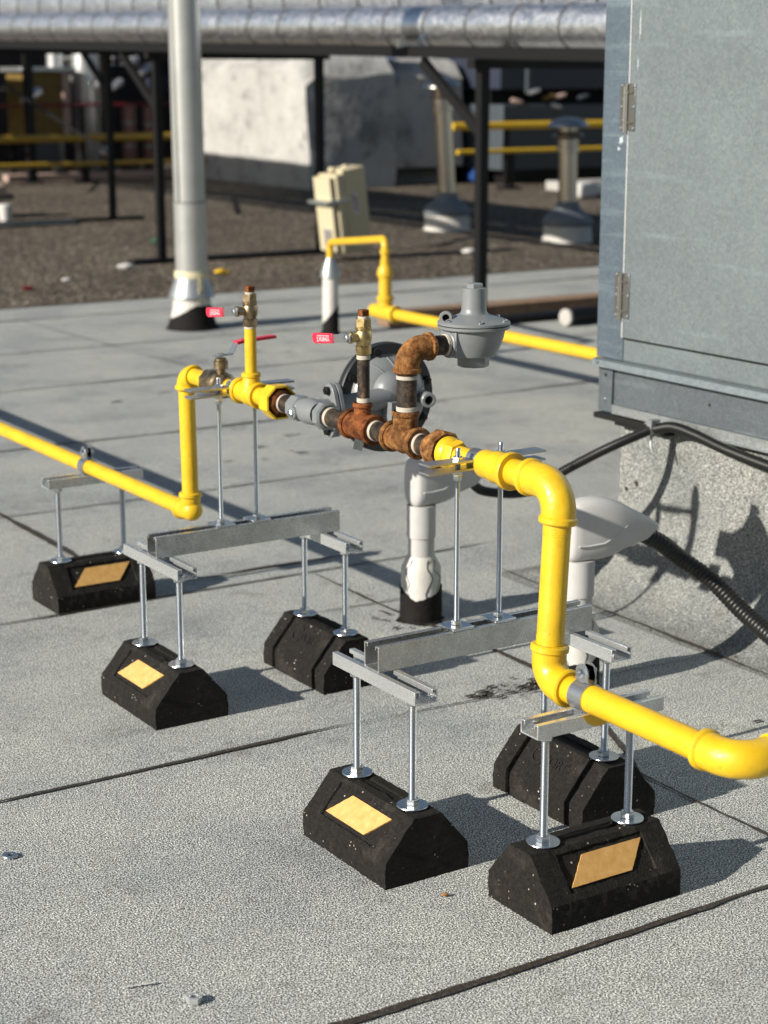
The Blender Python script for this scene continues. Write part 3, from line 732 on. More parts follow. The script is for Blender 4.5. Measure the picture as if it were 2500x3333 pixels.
def small_regulator():
    x0, y0 = 1.768, 2.462
    root = empty('gas_regulator', (x0, y0, .72), 'small bell shaped grey regulator mounted above the rusty elbow', 'gas regulator')
    g = 'regulator_paint'
    d = MB(); d.lathe([(.029, 0), (.037, .003), (.044, .016), (.0505, .034), (.0535, .049)], (x0, y0, .735), (0, 0, 1), 56); 
    d.obox((x0 - .040, y0, .761), (.012, 0, 0), (0, .0225, 0), (0, 0, .0215)); d.lathe([(.0215, 0), (.0225, .002), (.0225, .020)], (x0 - .055, y0, .760), (1, 0, 0), 32)
    d.build('lower_casing', g, root, bevel=.0015)
    d = MB(); d.lathe([(.0535, 0), (.0600, .0005), (.0612, .002), (.0612, .0055), (.0598, .0062)], (x0, y0, .7835), (0, 0, 1), 64)
    d.lathe([(.0598, 0), (.0612, .0008), (.0612, .0045), (.0600, .0056), (.0560, .0066), (.0500, .0095), (.0400, .0125), (.0310, .0150), (.0245, .0175), (.0217, .0215), (.0209, .028), (.0196, .0600), (.0186, .0607)], (x0, y0, .7905), (0, 0, 1), 64)
    up = d.build('bonnet', g, root)
    s_ = MB(); s_.lathe([(.0600, 0), (.0600, .0012)], (x0, y0, .7894), (0, 0, 1), 64); s_.build('gasket', 'hole', root)
    h = MB(); h.lathe([(.0135, 0), (.0145, .001), (.0145, .0085), (.0130, .0100)], (x0 + .001, y0, .8485), (0, 0, 1), 6, True, .3); h.lathe([(.0178, 0), (.0178, .0015)], (x0, y0, .8475), (0, 0, 1), 30); h.build('cap', g, up)
    for k in range(6):
        a = 2 * pi * (k + .1) / 6; q = MB(); q.lathe([(.0030, 0), (.0034, .001), (.0034, .003), (.002, .0042)], (x0 + .0545 * cos(a), y0 + .0545 * sin(a), .7975), (0, 0, 1), 12, True); q.build('screw', 'zinc', up)
    b = MB(); b.lathe([(.0255, 0), (.0268, .002), (.0268, .016), (.0250, .018)], (x0, y0, .7195), (0, 0, 1), 8, True, .2); b.build('outlet_hex', g, root)
    v = MB(); dv = Vector((-.60, -.78, .10)); c0 = Vector((x0 - .053, y0 + .006, .8040)); v.lathe([(.0060, .016), (.0060, 0), (.0100, 0), (.0112, .001), (.0112, .020), (.0095, .030), (.008, .036)], c0, -dv, 28, False)
    v.build('vent_port', g, up)
    h = MB(); h.lathe([(.0062, 0), (.0062, .001)], c0 - dv.normalized() * .011, -dv, 20); h.build('vent_bore', 'hole', up)
    return root
small_regulator()

# ---------------------------------------------------------------- ball valves
def small_valve(z, y, label, m, scuffed):
    root = empty('ball_valve', (XR_, y, z), label, 'ball valve', 'half inch ball valves standing on the branches')
    b = MB(); b.lathe([(.0128, 0), (.0138, .001), (.0138, .014), (.0122, .0155)], (XR_, y, z), (0, 0, 1), 6, True, .2)
    b.lathe([(.0112, .012), (.0120, .018), (.0142, .024), (.0150, .031), (.0142, .038), (.0132, .040), (.0138, .043), (.0138, .047), (.0125, .048)], (XR_, y, z), (0, 0, 1), 30)
    b.lathe([(.0125, .044), (.0142, .046), (.0142, .060), (.0130, .0615)], (XR_, y, z), (0, 0, 1), 6, True, .55)
    b.lathe([(.0080, 0), (.0080, .024), (.0098, .0245), (.0098, .0285), (.006, .030)], (XR_, y, z + .030), (-1, 0, 0), 22)
    bo = b.build('valve_body', m, root)
    p = MB(); p.lathe([(.0085, 0), (.0092, .0005), (.0092, .004)], (XR_, y, z + .061), (0, 0, 1), 24); p.build('thread_tape', 'tape', root)
    p = MB(); e = .0072; p.obox((XR_, y, z + .0705), (e, 0, 0), (0, e, 0), (0, 0, .0058)); p.build('plug', 'rust', root, bevel=.0012)
    # lever handle: plate in the YZ plane, hanging on the stem end
    xs = XR_ - .0285; zc = z + .030
    h = MB(); th = .0016
    pl = [(-.009, -.0065), (-.009, .0065), (.010, .0078), (.022, .0078), (.030, .0060), (.050, .0052), (.050, -.0085), (.030, -.0080), (.022, -.0078), (.006, -.0078)]
    h.extrude(pl, (xs - .004, y, zc), (0, 1, -.10), (0, .10, 1), (1, 0, 0), th); hd = h.build('handle', 'steel_plate', root, bevel=.0004)
    q = MB(); q.lathe([(.0060, 0), (.0068, .001), (.0068, .004), (.005, .005)], (xs - .004, y, zc), (-1, 0, 0), 6, True); q.build('handle_nut', 'zinc', hd)
    gpl = []
    for k in range(7): a = -pi / 2 + pi * k / 6; gpl.append((.106 + .008 * cos(a), .0010 - .0018 + .0092 * sin(a)))
    gpl = [(.046, -.0095), (.104, -.0112)] + gpl[1:-1] + [(.104, .0075), (.046, .0068)]
    q = MB(); q.extrude(gpl, (xs - .0062, y, zc), (0, 1, -.10), (0, .10, 1), (1, 0, 0), .0052); gr = q.build('grip', 'red_vinyl', hd, bevel=.0012)
    mk_ = MB()
    for i, (a, b_, c, d_) in enumerate(((.055, .062, -.006, -.004), (.0575, .0595, -.006, .003), (.064, .066, -.007, .002), (.0668, .0700, -.0045, -.002), (.0715, .0735, -.007, .002), (.075, .080, -.0065, -.0045), (.075, .0768, -.006, .001), (.0815, .0835, -.0070, .0025), (.0845, .0895, -.003, -.001), (.0875, .0895, -.006, .001), (.091, .096, -.0075, -.0055), (.0935, .0955, -.004, .001), (.056, .096, .0028, .0036))):
        mk_.box((xs - .0067, 0, 0), (xs - .0060, 0, 0)); mk_.v = mk_.v[:-8]; mk_.f = mk_.f[:-6]
        pm = [(a, c), (b_, c), (b_, d_), (a, d_)]
        mk_.extrude(pm, (xs - .0066, y, zc), (0, 1, -.10), (0, .10, 1), (1, 0, 0), .0006)
    mk_.build('raised_mark', 'vinyl_mark', gr, smooth=False)
    return root
small_valve(.7335, 2.596, 'bright brass ball valve with red lever on the black nipple before the large regulator', 'brass', False)
small_valve(.7350, 2.996, 'dull bronze ball valve with red lever on the thin yellow branch pipe', 'brass_dull', True)
def line_valve():
    y = 3.118
    root = empty('ball_valve', (XR_, y, ZR), 'bronze ball valve in the yellow line beside the left elbow, its red lever turned crosswise', 'ball valve')
    b = MB(); b.lathe([(.0215, 0), (.0250, .003), (.0250, .020), (.0235, .022)], (XR_, 3.172, ZR), (0, -1, 0), 8, True, .39)
    b.lathe([(.0225, 0), (.0262, .010), (.0272, .024), (.0262, .040), (.0238, .044), (.0238, .048)], (XR_, 3.156, ZR), (0, -1, 0), 34)
    b.lathe([(.0235, 0), (.0248, .002), (.0240, .020), (.0195, .024)], (XR_, 3.108, ZR), (0, -1, 0), 8, True, .39)
    b.lathe([(.0095, .020), (.0095, .032), (.0142, .0325), (.0142, .0465), (.0115, .048), (.0115, .052), (.007, .053)], (XR_, y, ZR), (0, 0, 1), 26)
    b.build('valve_body', 'brass_dull', root)
    pth = [(-.014, .0555), (.023, .0585), (.034, .0790), (.050, .0815), (.118, .0845)]
    def strap(P0, hw, th, name, m, par):
        P = []; n = len(P0)
        for i, (x, z) in enumerate(P0):
            a = Vector(P0[max(i - 1, 0)]); b_ = Vector(P0[min(i + 1, n - 1)]); d = (b_ - a).normalized(); nr = Vector((-d.y, d.x)) * th
            for yy in (-hw, hw): P.append((XR_ + x, y + yy, ZR + z)); P.append((XR_ + x + nr.x, y + yy, ZR + z + nr.y))
        F = []
        for i in range(n - 1):
            a = 4 * i; b_ = a + 4; F += [(a, b_, b_ + 2, a + 2), (a + 1, a + 3, b_ + 3, b_ + 1), (a, a + 1, b_ + 1, b_), (a + 2, b_ + 2, b_ + 3, a + 3)]
        F += [(0, 2, 3, 1), (4 * n - 4, 4 * n - 3, 4 * n - 1, 4 * n - 2)]
        return MB().add(P, F).build(name, m, par, bevel=.0004)
    h = strap(pth, .0085, .0020, 'handle', 'steel_plate', root)
    q = MB(); nut_mb(q, XR_, y, ZR + .058, .0068, .004, .2); q.build('handle_nut', 'zinc', h)
    strap([(.033, .0765), (.050, .0795), (.120, .0827)], .0095, .0058, 'grip', 'red_vinyl', h)
    return root
line_valve()

# ---------------------------------------------------------------- cable weatherheads
def weatherhead(x, y, label, az, tip=.205):
    root = empty('conduit_vent', (x, y, 0), label, 'vent cap', 'grey plastic conduit caps rising through the roof')
    c = MB(); c.cyl((x, y, .10), (x, y, .235), .0295, 32); c.build('conduit', 'pvc', root)
    b = MB(); b.lathe([(.046, 0), (.045, .12), (.041, .131), (.033, .146), (.0305, .150)], (x, y, 0), (0, 0, 1), 40)
    b.build('flashing_boot', 'white_paint', root)
    t = MB(); P = []; n = 72
    for i in range(n):      # tar skirt with a ragged upper edge
        a = 2 * pi * i / n; h = .068 - .014 * cos(2 * (a - 4.1)) + .010 * noise.noise(Vector((cos(a) * 3, sin(a) * 3, y)))
        for (r, z) in ((.054 + .010 * noise.noise(Vector((cos(a) * 2, sin(a) * 2, 3 + y))), .001), (.0482, .006), (.0472, h), (.0458, h + .0012)): P.append((x + r * cos(a), y + r * sin(a), z))
    F = []
    for i in range(n):
        j = (i + 1) % n
        for k in range(3): F.append((4 * i + k, 4 * j + k, 4 * j + k + 1, 4 * i + k + 1))
    t.add(P, F); t.build('tar_skirt', 'tar', root)
    cr = MB()
    for s in range(3):
        a0 = 3.6 + s * .8; pts = []
        for k in range(14):
            z = .05 + .0073 * k; a = a0 + .35 * noise.noise(Vector((k * .35, s, x + y))) + .02 * k * (1 if s % 2 else -1)
            rr = .0457 if z < .12 else .0457 - (z - .12) * .42
            pts.append((x + rr * cos(a), y + rr * sin(a), z))
        cr.tube(pts, .0007 + .0003 * (s == 1), 6)
    cr.build('tar_drip', 'tar', root)
    d = Vector((cos(az), sin(az), 0)); o = Vector((x, y, 0))
    h = MB(); h.lathe([(.0305, 0), (.0325, .001), (.0325, .074)], (x, y, .192), (0, 0, 1), 34)
    k_ = tip / .205
    # sections across the hood, along d: (s, low, high, half width, lean)
    sec = [(-.0330, .292, .350, .010, 0), (-.0325, .280, .358, .018, 0), (-.0300, .270, .368, .026, 0), (-.0240, .265, .377, .031, 0), (-.010, .263, .385, .0335, 0), (.012, .263, .389, .0365, 0), (.036, .264, .389, .0395, 0), (.060, .267, .384, .0405, .002), (.083, .273, .374, .0400, .005), (.104, .280, .360, .037, .009), (.124, .284, .348, .035, .013), (.142, .287, .336, .032, .017), (.156, .290, .324, .0295, .020)]
    side = d.cross(Vector((0, 0, 1))); V = []; sg = 36
    k_ = tip / .170
    for s_i, zl, zh, rw, ln in sec:
        zc, rh = (zl + zh) / 2, (zh - zl) / 2
        for k in range(sg):
            a = 2 * pi * k / sg; cx_, sx_ = cos(a), sin(a)
            e = .64; hx = abs(cx_) ** e * (1 if cx_ > 0 else -1); wx = abs(sx_) ** e * (1 if sx_ > 0 else -1)
            V.append(o + d * ((s_i + ln * hx) * k_) + Vector((0, 0, zc + rh * hx)) + side * wx * rw)
    L = len(sec); F = [(i * sg + k, i * sg + (k + 1) % sg, (i + 1) * sg + (k + 1) % sg, (i + 1) * sg + k) for i in range(L - 1) for k in range(sg)]
    F.append(tuple(range(sg)))
    h.add(V, F)
    hd = h.build('cap', 'pvc', root, ang=50)
    pts = [o + d * (.118 * k_) + Vector((0, 0, .318)), o + d * (.150 * k_) + Vector((0, 0, .301))]
    for sd in (-1, 1):
        r_ = MB(); q = []
        for (s, z, wd) in ((-.020, .300, .0325), (.0, .299, .0345), (.035, .302, .0385), (.060, .314, .0400), (.085, .331, .0385), (.102, .346, .0300), (.108, .352, .020)): q.append(o + d * (s * k_) + Vector((0, 0, z)) + side * sd * wd)
        r_.tube(q, .0022, 8); r_.build('seam_rib', 'pvc', hd)
    m_ = MB(); T = (pts[-1] - pts[-2]).normalized(); m_.lathe([(.0225, 0), (.0225, .001)], pts[-1] - T * .010, T, 24); m_.build('mouth', 'hole', hd)
    return pts[-1], T
e1, T1 = weatherhead(2.2, 3.255, 'grey plastic conduit cap on a white boot with black tar, behind the middle hanger rods', R(5), .160)
e2, T2 = weatherhead(2.2, 2.70, 'broad grey plastic conduit cap partly hidden behind the wide yellow riser', R(-6), .170)
def cat(pts, n=16):
    pts = [Vector(p) for p in pts]; out = []
    for i in range(len(pts) - 1):
        p0, p1, p2, p3 = pts[max(i - 1, 0)], pts[i], pts[i + 1], pts[min(i + 2, len(pts) - 1)]
        for k in range(n):
            t = k / n; out.append(.5 * ((2 * p1) + (p2 - p0) * t + (2 * p0 - 5 * p1 + 4 * p2 - p3) * t * t + (3 * p1 - p0 - 3 * p2 + p3) * t ** 3))
    out.append(pts[-1]); return out
def corrugated(name, pts, r, pitch, label):
    C = cat(pts, 40); L = [0]
    for a, b in zip(C[:-1], C[1:]): L.append(L[-1] + (b - a).length)
    n = int(L[-1] / pitch) * 4; P = []; RR = []; j = 0
    for i in range(n + 1):
        s = L[-1] * i / n
        while j < len(L) - 2 and L[j + 1] < s: j += 1
        t = (s - L[j]) / (L[j + 1] - L[j] + 1e-9); P.append(C[j].lerp(C[j + 1], min(t, 1)))
        RR.append(r * (1, .96, .87, .96)[i % 4])
    o = MB().tube(P, RR, 20).build(name, 'conduit', ang=60); return tag(o, label, 'cable')
corrugated('flexible_conduit', [tuple(Vector(e1) - T1 * .03), tuple(e1), (2.39, 3.275, .268), (2.47, 3.22, .268), (2.52, 3.14, .330), (2.60, 3.093, .378), (2.715, 3.075, .413)], .0115, .006, 'thin black flexible conduit rising from the tall grey cap to the cabinet base')
corrugated('flexible_conduit', [(2.715, 3.072, .411), (2.722, 3.02, .424), (2.725, 2.95, .418), (2.728, 2.86, .402), (2.728, 2.75, .390), (2.728, 2.6, .380), (2.728, 2.3, .375), (2.74, 1.9, .39)], .0125, .0065, 'thin black flexible conduit hung along the bottom edge of the cabinet')
corrugated('flexible_conduit', [tuple(Vector(e2) - T2 * .03), tuple(e2), (2.395, 2.675, .275), (2.44, 2.665, .238), (2.485, 2.62, .196), (2.50, 2.55, .150), (2.50, 2.46, .116), (2.49, 2.33, .082), (2.46, 2.15, .045), (2.44, 1.9, .02), (2.44, 1.5, .018)], .0185, .0095, 'thick black ribbed conduit running from the broad grey cap down to the roof at right')
tw = MB(); tw.tube([(2.705, 3.078, .43), (2.700, 3.075, .412), (2.707, 3.07, .395), (2.72, 3.07, .40)], .003, 8)
tw.tube([(2.706, 3.074, .402), (2.700, 3.066, .375), (2.703, 3.060, .36)], .0028, 8)
tw.obox((2.712, 3.073, .418), (.013, 0, 0), (0, .008, 0), (0, 0, .016)); tag(tw.build('cable_tie', 'galvanized'), 'metal clip tying the thin black conduit to the cabinet corner', 'clip')

# ---------------------------------------------------------------- roof curb and cabinet
cb = MB(); prof = []
for k in range(11):
    a = (pi / 2) * k / 10; prof.append((.215 * (1 - sin(a)), .215 * (1 - cos(a))))
prof.append((0, .42)); P = []; X0, Y0, Y1, X1 = 2.778, 1.0, 3.262, 4.3
cols = []
ny = 60
for j in range(ny + 1): cols.append(('f', j / ny))
P = []
for (o_, z) in prof:
    row = []
    for j in range(ny + 1):
        y = Y0 + (Y1 + o_ - Y0) * j / ny
        q = Vector((X0 - o_, y, z)); q.x += .006 * noise.noise(Vector((y * 2.5, z * 5, 1))); row.append(q)
    for j in range(1, 21):
        x = X0 - o_ + (X1 - X0 + o_) * j / 20; row.append(Vector((x, Y1 + o_, z)))
    P += row
nr = ny + 1 + 20
F = [(i * nr + j, i * nr + j + 1, (i + 1) * nr + j + 1, (i + 1) * nr + j) for i in range(len(prof) - 1) for j in range(nr - 1)]
cb.add(P, F); tag(cb.build('roof_curb', 'flash', ang=60), 'raised roof curb covered in grey mineral membrane below the metal cabinet', 'curb')
for i, a in enumerate(((3.27, .262, .012, .022), (3.20, .255, .008, .010), (3.235, .235, .006, .008))):
    mb = MB(); P = [(X0 - .003, a[0], a[1])]
    for k in range(24):
        t = 2 * pi * k / 24; rr = .7 + .6 * noise.noise(Vector((cos(t) * 2, sin(t) * 2, i * 5 + .3))); P.append((X0 - .004, min(a[0] + cos(t) * a[2] * rr, 3.262), a[1] + sin(t) * a[3] * rr))
    mb.add(P, [(0, 1 + k, 1 + (k + 1) % 24) for k in range(24)]); 
    if i: tag(mb.build('tar_spot', 'bitumen', smooth=False), kind='structure')

def cabinet_unit():
    root = empty('equipment_cabinet', (2.74, 3.31, .41), 'large galvanized sheet metal equipment cabinet with a hinged door at right', 'cabinet')
    XF = 2.742; YL = 3.312; YR = 1.2; c = 'cabinet'
    b = MB(); b.box((XF, YR, .545), (4.4, YL, 2.3)); b.build('housing', c, root, bevel=.002)
    f = MB(); f.box((XF - .0035, 3.219, .547), (XF - .0005, YL + .002, 2.3)); f.build('corner_post', 'post_sheet', root, bevel=.0008)
    f = MB(); f.box((XF - .0035, YR, .549), (XF - .0005, 3.2165, .597)); f.build('bottom_rail', c, root, bevel=.0008)
    d = MB(); d.box((XF - .010, YR, .6025), (XF - .0005, 3.2155, 2.3)); dr = d.build('door', c, root, bevel=.0015)
    q = MB(); q.box((XF - .0118, 3.2140, .6025), (XF - .0101, 3.2165, 2.3)); q.build('door_edge', 'litter_white', dr)
    q = MB(); q.box((XF - .0045, YR, .5985), (XF - .0006, 3.2165, .6022)); q.build('door_gap', 'hole', root)
    l = MB(); l.extrude([(0, 0), (-.014, -.004), (-.018, -.019), (-.0165, -.0195), (-.012, -.006), (.0, -.003)], (XF, YR, .545), (1, 0, 0), (0, 0, 1), (0, 1, 0), YL - YR + .004)
    l.build('drip_edge', c, root)
    p = MB(); p.box((XF + .010, YR, .437), (4.38, YL - .004, .543)); p.build('base_panel', 'base_sheet', root, bevel=.001)
    p = MB(); p.box((XF + .004, YR, .4155), (XF + .012, YL - .05, .4365)); p.box((XF - .006, YR, .4125), (XF + .012, YL - .18, .4155)); p.build('base_flange', 'galvanized', root)
    k = MB(); k.box((XF + .003, 3.262, .4175), (XF + .0095, YL - .001, .535)); kb = k.build('corner_bracket', 'base_sheet', root, bevel=.001)
    s_ = MB(); s_.box((XF - .004, 3.075, .3995), (2.80, YL + .006, .4120)); s_.box((XF + .006, 3.075, .390), (2.80, YL - .06, .3995)); s_.build('gasket', 'conduit', root)
    def screw(par, y, z, x, r=.0038):
        m_ = MB(); m_.lathe([(r, 0), (r, .0008), (r * .7, .0022), (.0004, .0026)], (x, y, z), (-1, 0, 0), 14); m_.build('screw', 'zinc', par)
    screw(root, 3.236, .592, XF - .0035); screw(root, 3.237, .566, XF - .0035); screw(root, 3.304, .574, XF - .0035)
    screw(root, 3.294, .536, XF - .018, .0045); screw(kb, 3.287, .447, XF + .003, .005); screw(root, 3.247, .452, XF + .010, .0032)
    h = MB(); h.lathe([(.0035, 0), (.0035, .0006)], (XF + .0095, 2.935, .485), (-1, 0, 0), 12); h.build('screw_hole', 'hole', root)
    h = MB(); h.lathe([(.0045, 0), (.0045, .0006)], (XF + .003, 3.285, .505), (-1, 0, 0), 12); h.build('screw_hole', 'hole', kb)
    hinges = []
    for zc in (1.124, .700):
        hb = MB(); x0 = XF - .0105
        hb.box((x0 - .0022, 3.2205, zc - .052), (x0, 3.2445, zc + .052)); hb.box((x0 - .0022, 3.1935, zc - .052), (x0, 3.2165, zc + .052)); 
        ho = hb.build('hinge', 'hinge_steel', root, bevel=.0005)
        kn = MB()
        for (a, b_) in ((-.056, -.036), (-.035, .026), (.027, .045)): kn.cyl((x0 - .0045, 3.2245, zc + a), (x0 - .0045, 3.2245, zc + b_), .0048, 18)
        kn.cyl((x0 - .0045, 3.2185, zc - .060), (x0 - .0045, 3.2185, zc + .052), .0030, 12); kn.build('knuckle', 'hinge_steel', ho)
        for z in (-.037, .030): q = MB(); q.box((x0 - .0060, 3.199, zc + z), (x0 - .0018, 3.221, zc + z + .004)); q.build('tab', 'stainless', ho)
        for y in (3.2395, 3.1985):
            for z in (-.047, 0, .047): screw(ho, y, zc + z, x0 - .0022, .0048)
        for z in (-.028, .018): screw(ho, 3.2290, zc + z, x0 - .0070, .0030)
    # sealant smear below the upper hinge
    for i, (y, z, ry, rz_) in enumerate(((3.247, 1.050, .008, .013), (3.255, 1.030, .006, .007), (3.185, 1.30, .003, .05), (3.19, 1.22, .002, .03))):
        mb = MB(); P = []
        xx = XF - .0040 if y > 3.219 else XF - .0105
        for k in range(22):
            t = 2 * pi * k / 22; rr = .6 + .9 * noise.noise(Vector((cos(t) * 2.2, sin(t) * 2.2, i * 5 + 7.3))); P.append((xx, y + cos(t) * ry * rr, z + sin(t) * rz_ * rr))
        mb.add([(xx - .0004, y, z)] + P, [(0, 1 + k, 1 + (k + 1) % 22) for k in range(22)]); mb.build('sealant_smear', 'smear', root)
mk('smear', (.42, .48, .50), .6)
cabinet_unit()

# ---------------------------------------------------------------- far yellow line with its small riser
def far_line():
    root = empty('gas_pipe', (4.15, 6.40, .215), 'far yellow gas pipe behind the regulators, looping over into a white sleeve', 'gas pipe')
    m = 'far_yellow'
    MB().cyl((4.15, 2.2, .215), (4.15, 6.38, .215), .0235, 30).build('pipe', m, root)
    t = MB(); t.cyl((4.15, 6.33, .215), (4.15, 6.50, .215), .031, 28); t.cyl((4.15, 6.42, .215), (4.15, 6.42, .275), .031); ring(t, (4.15, 6.42, .275), (0, 0, 1), .036, .02); ring(t, (4.15, 6.34, .215), (0, 1, 0), .036, .02); t.sphere((4.15, 6.50, .215), .031); t.build('tee', m, root)
    t = MB(); t.cyl((4.15, 6.42, .27), (4.15, 6.42, .375), .0265, 28); t.build('riser', m, root)
    t = MB(); t.lathe([(.026, 0), (.034, .004), (.034, .022), (.030, .034), (.020, .052), (.0205, .058), (.0205, .07)], (4.15, 6.42, .365), (0, 0, 1), 28); t.build('reducer', m, root)
    t = MB(); t.tube(fillet([(4.15, 6.42, .42), (4.15, 6.42, .518), (4.15 - .16 * .0, 6.42, .518)], .01) if 0 else fillet([(4.15, 6.42, .425), (4.15, 6.42, .522), (4.4, 7.28, .432 + .0), (4.4, 7.28, .33)], .035), .0165, 24)
    ring(t, (4.15, 6.42, .47), (0, 0, 1), .0215, .02); t.build('crossover', m, root)
far_line()
def sleeve():
    root = empty('roof_sleeve', (4.4, 7.28, 0), 'white roof sleeve with a grey cone and black tarred foot, below the looped yellow pipe', 'pipe sleeve')
    s_ = MB(); s_.lathe([(.038, 0), (.036, .25), (.0345, .26)], (4.4, 7.28, .03), (0, 0, 1), 30); s_.build('sleeve', 'white_paint', root)
    s_ = MB(); s_.lathe([(.047, 0), (.044, .03), (.022, .085), (.020, .09)], (4.4, 7.28, .27), (0, 0, 1), 30); s_.build('storm_cone', 'galvanized', root)
    t = MB(); P = []; n = 48
    for i in range(n):
        a = 2 * pi * i / n; h = .10 + .045 * cos(a + .5)
        for (r, z) in ((.055, .001), (.040, .02), (.0385, h)): P.append((4.4 + r * cos(a), 7.28 + r * sin(a), z))
    F = [(3 * i + k, 3 * ((i + 1) % n) + k, 3 * ((i + 1) % n) + k + 1, 3 * i + k + 1) for i in range(n) for k in range(2)]
    t.add(P, F); t.build('tar_skirt', 'tar', root)
sleeve()

# ---------------------------------------------------------------- tall silver flue
def flue():
    x, y = 3.955, 7.83
    root = empty('flue_pipe', (x, y, 0), 'tall silver flue pipe with a taped storm collar and white and black base', 'flue pipe')
    p = MB(); p.cyl((x, y, .58), (x - .03, y - .02, 4.2), .0745, 40); p.build('upper_section', 'pole_paint', root)
    p = MB(); p.cyl((x + .004, y + .004, .2), (x, y, .60), .0765, 40); ring(p, (x, y, .597), (0, 0, 1), .079, .012); p.build('lower_section', 'pole_paint', root)
    p = MB(); p.cyl((x - .0745, y - .03, .60), (x - .0745 - .015, y - .03, 4.2), .003, 8); p.build('seam', 'pole_paint', root)
    p = MB(); ring(p, (x, y, .603), (0, 0, 1), .0785, .006); p.build('joint_line', 'seam_dark', root)
    p = MB(); p.lathe([(.112, 0), (.110, .004), (.082, .085), (.080, .09)], (x, y, .155), (0, 0, 1), 40); p.build('storm_collar', 'galvanized', root)
    p = MB(); p.lathe([(.0805, 0), (.0825, .003), (.0825, .030), (.080, .034)], (x, y, .240), (.06, .02, 1), 40); p.obox((x - .0, y - .1, .20), (.014, .004, 0), (0, .002, 0), (.004, 0, .065)); p.build('masking_tape', 'masking', root)
    p = MB(); p.lathe([(.120, 0), (.104, .05), (.092, .11), (.086, .18)], (x, y, .0), (0, 0, 1), 40); p.build('base_flashing', 'white_paint', root)
    t = MB(); P = []; n = 64
    for i in range(n):
        a = 2 * pi * i / n; h = .098 + .055 * cos(a + .7) + .01 * noise.noise(Vector((cos(a) * 4, sin(a) * 4, 3)))
        rr = .1225 - .29 * h + .0006
        for (r, z) in ((.132, .001), (.1215, .008), (.1075, .05), (rr + .003, h), (rr - .002, h + .001)): P.append((x + r * cos(a), y + r * sin(a), z))
    F = [(5 * i + k, 5 * ((i + 1) % n) + k, 5 * ((i + 1) % n) + k + 1, 5 * i + k + 1) for i in range(n) for k in range(4)]
    t.add(P, F); t.build('tar_skirt', 'tar', root)
flue()

# ---------------------------------------------------------------- pipe rack and insulated pipes
SL = .0185
def rack():
    root = empty('pipe_rack', (5.17, 7.15, 0), 'black steel pipe rack of posts, beams and diagonal braces carrying the silver pipes', 'pipe rack')
    zb = lambda y: 1.262 + SL * (y - 7.15)
    for X in (5.17, 6.36):
        b = MB(); b.obox((X, 14.0, (zb(4) + zb(24)) / 2 + .028), (.028, 0, 0), (0, 10.0, .185), (0, 0, .028)); b.build('beam', 'black_paint', root)
    for Y in (3.9, 7.15, 10.65, 14.0, 17.4, 20.8):
        for X in (5.17, 6.36):
            p = MB(); p.box((X - .024, Y - .024, .02), (X + .024, Y + .024, zb(Y))); p.build('post', 'black_paint', root)
        c = MB(); c.box((5.1, Y - .03, zb(Y) - .045), (6.43, Y + .03, zb(Y) - .001)); c.build('crossbar', 'black_paint', root)
        s_ = MB(); s_.box((4.95 if Y > 8 else 5.12, Y - .05, .008), (6.62, Y + .05, .035)); s_.build('sleeper', 'black_paint', root)
    for Y in (7.15, 10.65, 14.0):
        p = MB(); X = 5.17 if Y < 12 else 6.36
        a = Vector((X - .003, Y + .02, zb(Y) - .335)); b_ = Vector((X - .003, Y + .50, zb(Y) - .01)); dd = (b_ - a) / 2; nn = Vector((0, -dd.z, dd.y)).normalized() * .022
        p.obox((a + b_) / 2, dd, (.018, 0, 0), nn); p.build('brace', 'black_paint', root)
    p = MB(); a = Vector((6.36, 14.0, .55)); b_ = Vector((6.36, 17.4, 1.35)); p.cyl(a, b_, .014, 8); p.cyl((6.36, 17.4, .6), (6.36, 20.8, 1.4), .014, 8); p.build('tie_rod', 'black_paint', root)
    return root
rack()
def big_pipe(X, zc, r, label, seg_, y0=3.0, y1=30.):
    root = empty('insulated_pipe', (X, 7.15, zc), label, 'insulated pipe')
    z = lambda y: zc + SL * (y - 7.15)
    b = MB(); n = 0; pr = []; y = y0; d = Vector((0, 1, SL)).normalized()
    while y < y1:
        rr = r * (1 + .004 * random.uniform(-1, 1))
        pr += [(rr * .955, y - y0), (rr * .955, y - y0 + .007), (rr * 1.0, y - y0 + .0075), (rr * 1.008, y - y0 + .03), (rr * 1.0, y - y0 + seg_ * .5), (rr * 1.012, y - y0 + seg_ - .02), (rr * 1.0, y - y0 + seg_ - .0005)]
        y += seg_
    b.lathe(pr, (X, y0, z(y0)), d, 48, True); o = b.build('metal_jacket', 'jacket', root, ang=50)
    y = y0
    while y < 19:
        if y > 5.5: b = MB(); ring(b, (X, y + .001, z(y)), d, r * 1.035, .017, 48); b.build('joint_band', 'seam_dark', root)
        y += seg_
    return root
big_pipe(5.30, 1.412, .100, 'nearer horizontal silver pipe with ringed metal jacket resting on the black rack', .362)
big_pipe(5.64, 1.565, .168, 'larger horizontal silver pipe behind the nearer one, at the very top', .41)
big_pipe(6.06, 1.62, .160, 'farthest silver pipe, added out of view behind the other two to shade the white block', .40)  # added unseen pipe, casts the shadow on the white block's sunlit face
cl = MB(); cl.box((5.12, 7.75, 1.325), (5.30, 7.80, 1.345)); cl.box((5.10, 7.76, 1.32), (5.13, 7.79, 1.36)); tag(cl.build('pipe_shoe', 'zinc'), 'small bright shoe plate under the nearer silver pipe', 'bracket')

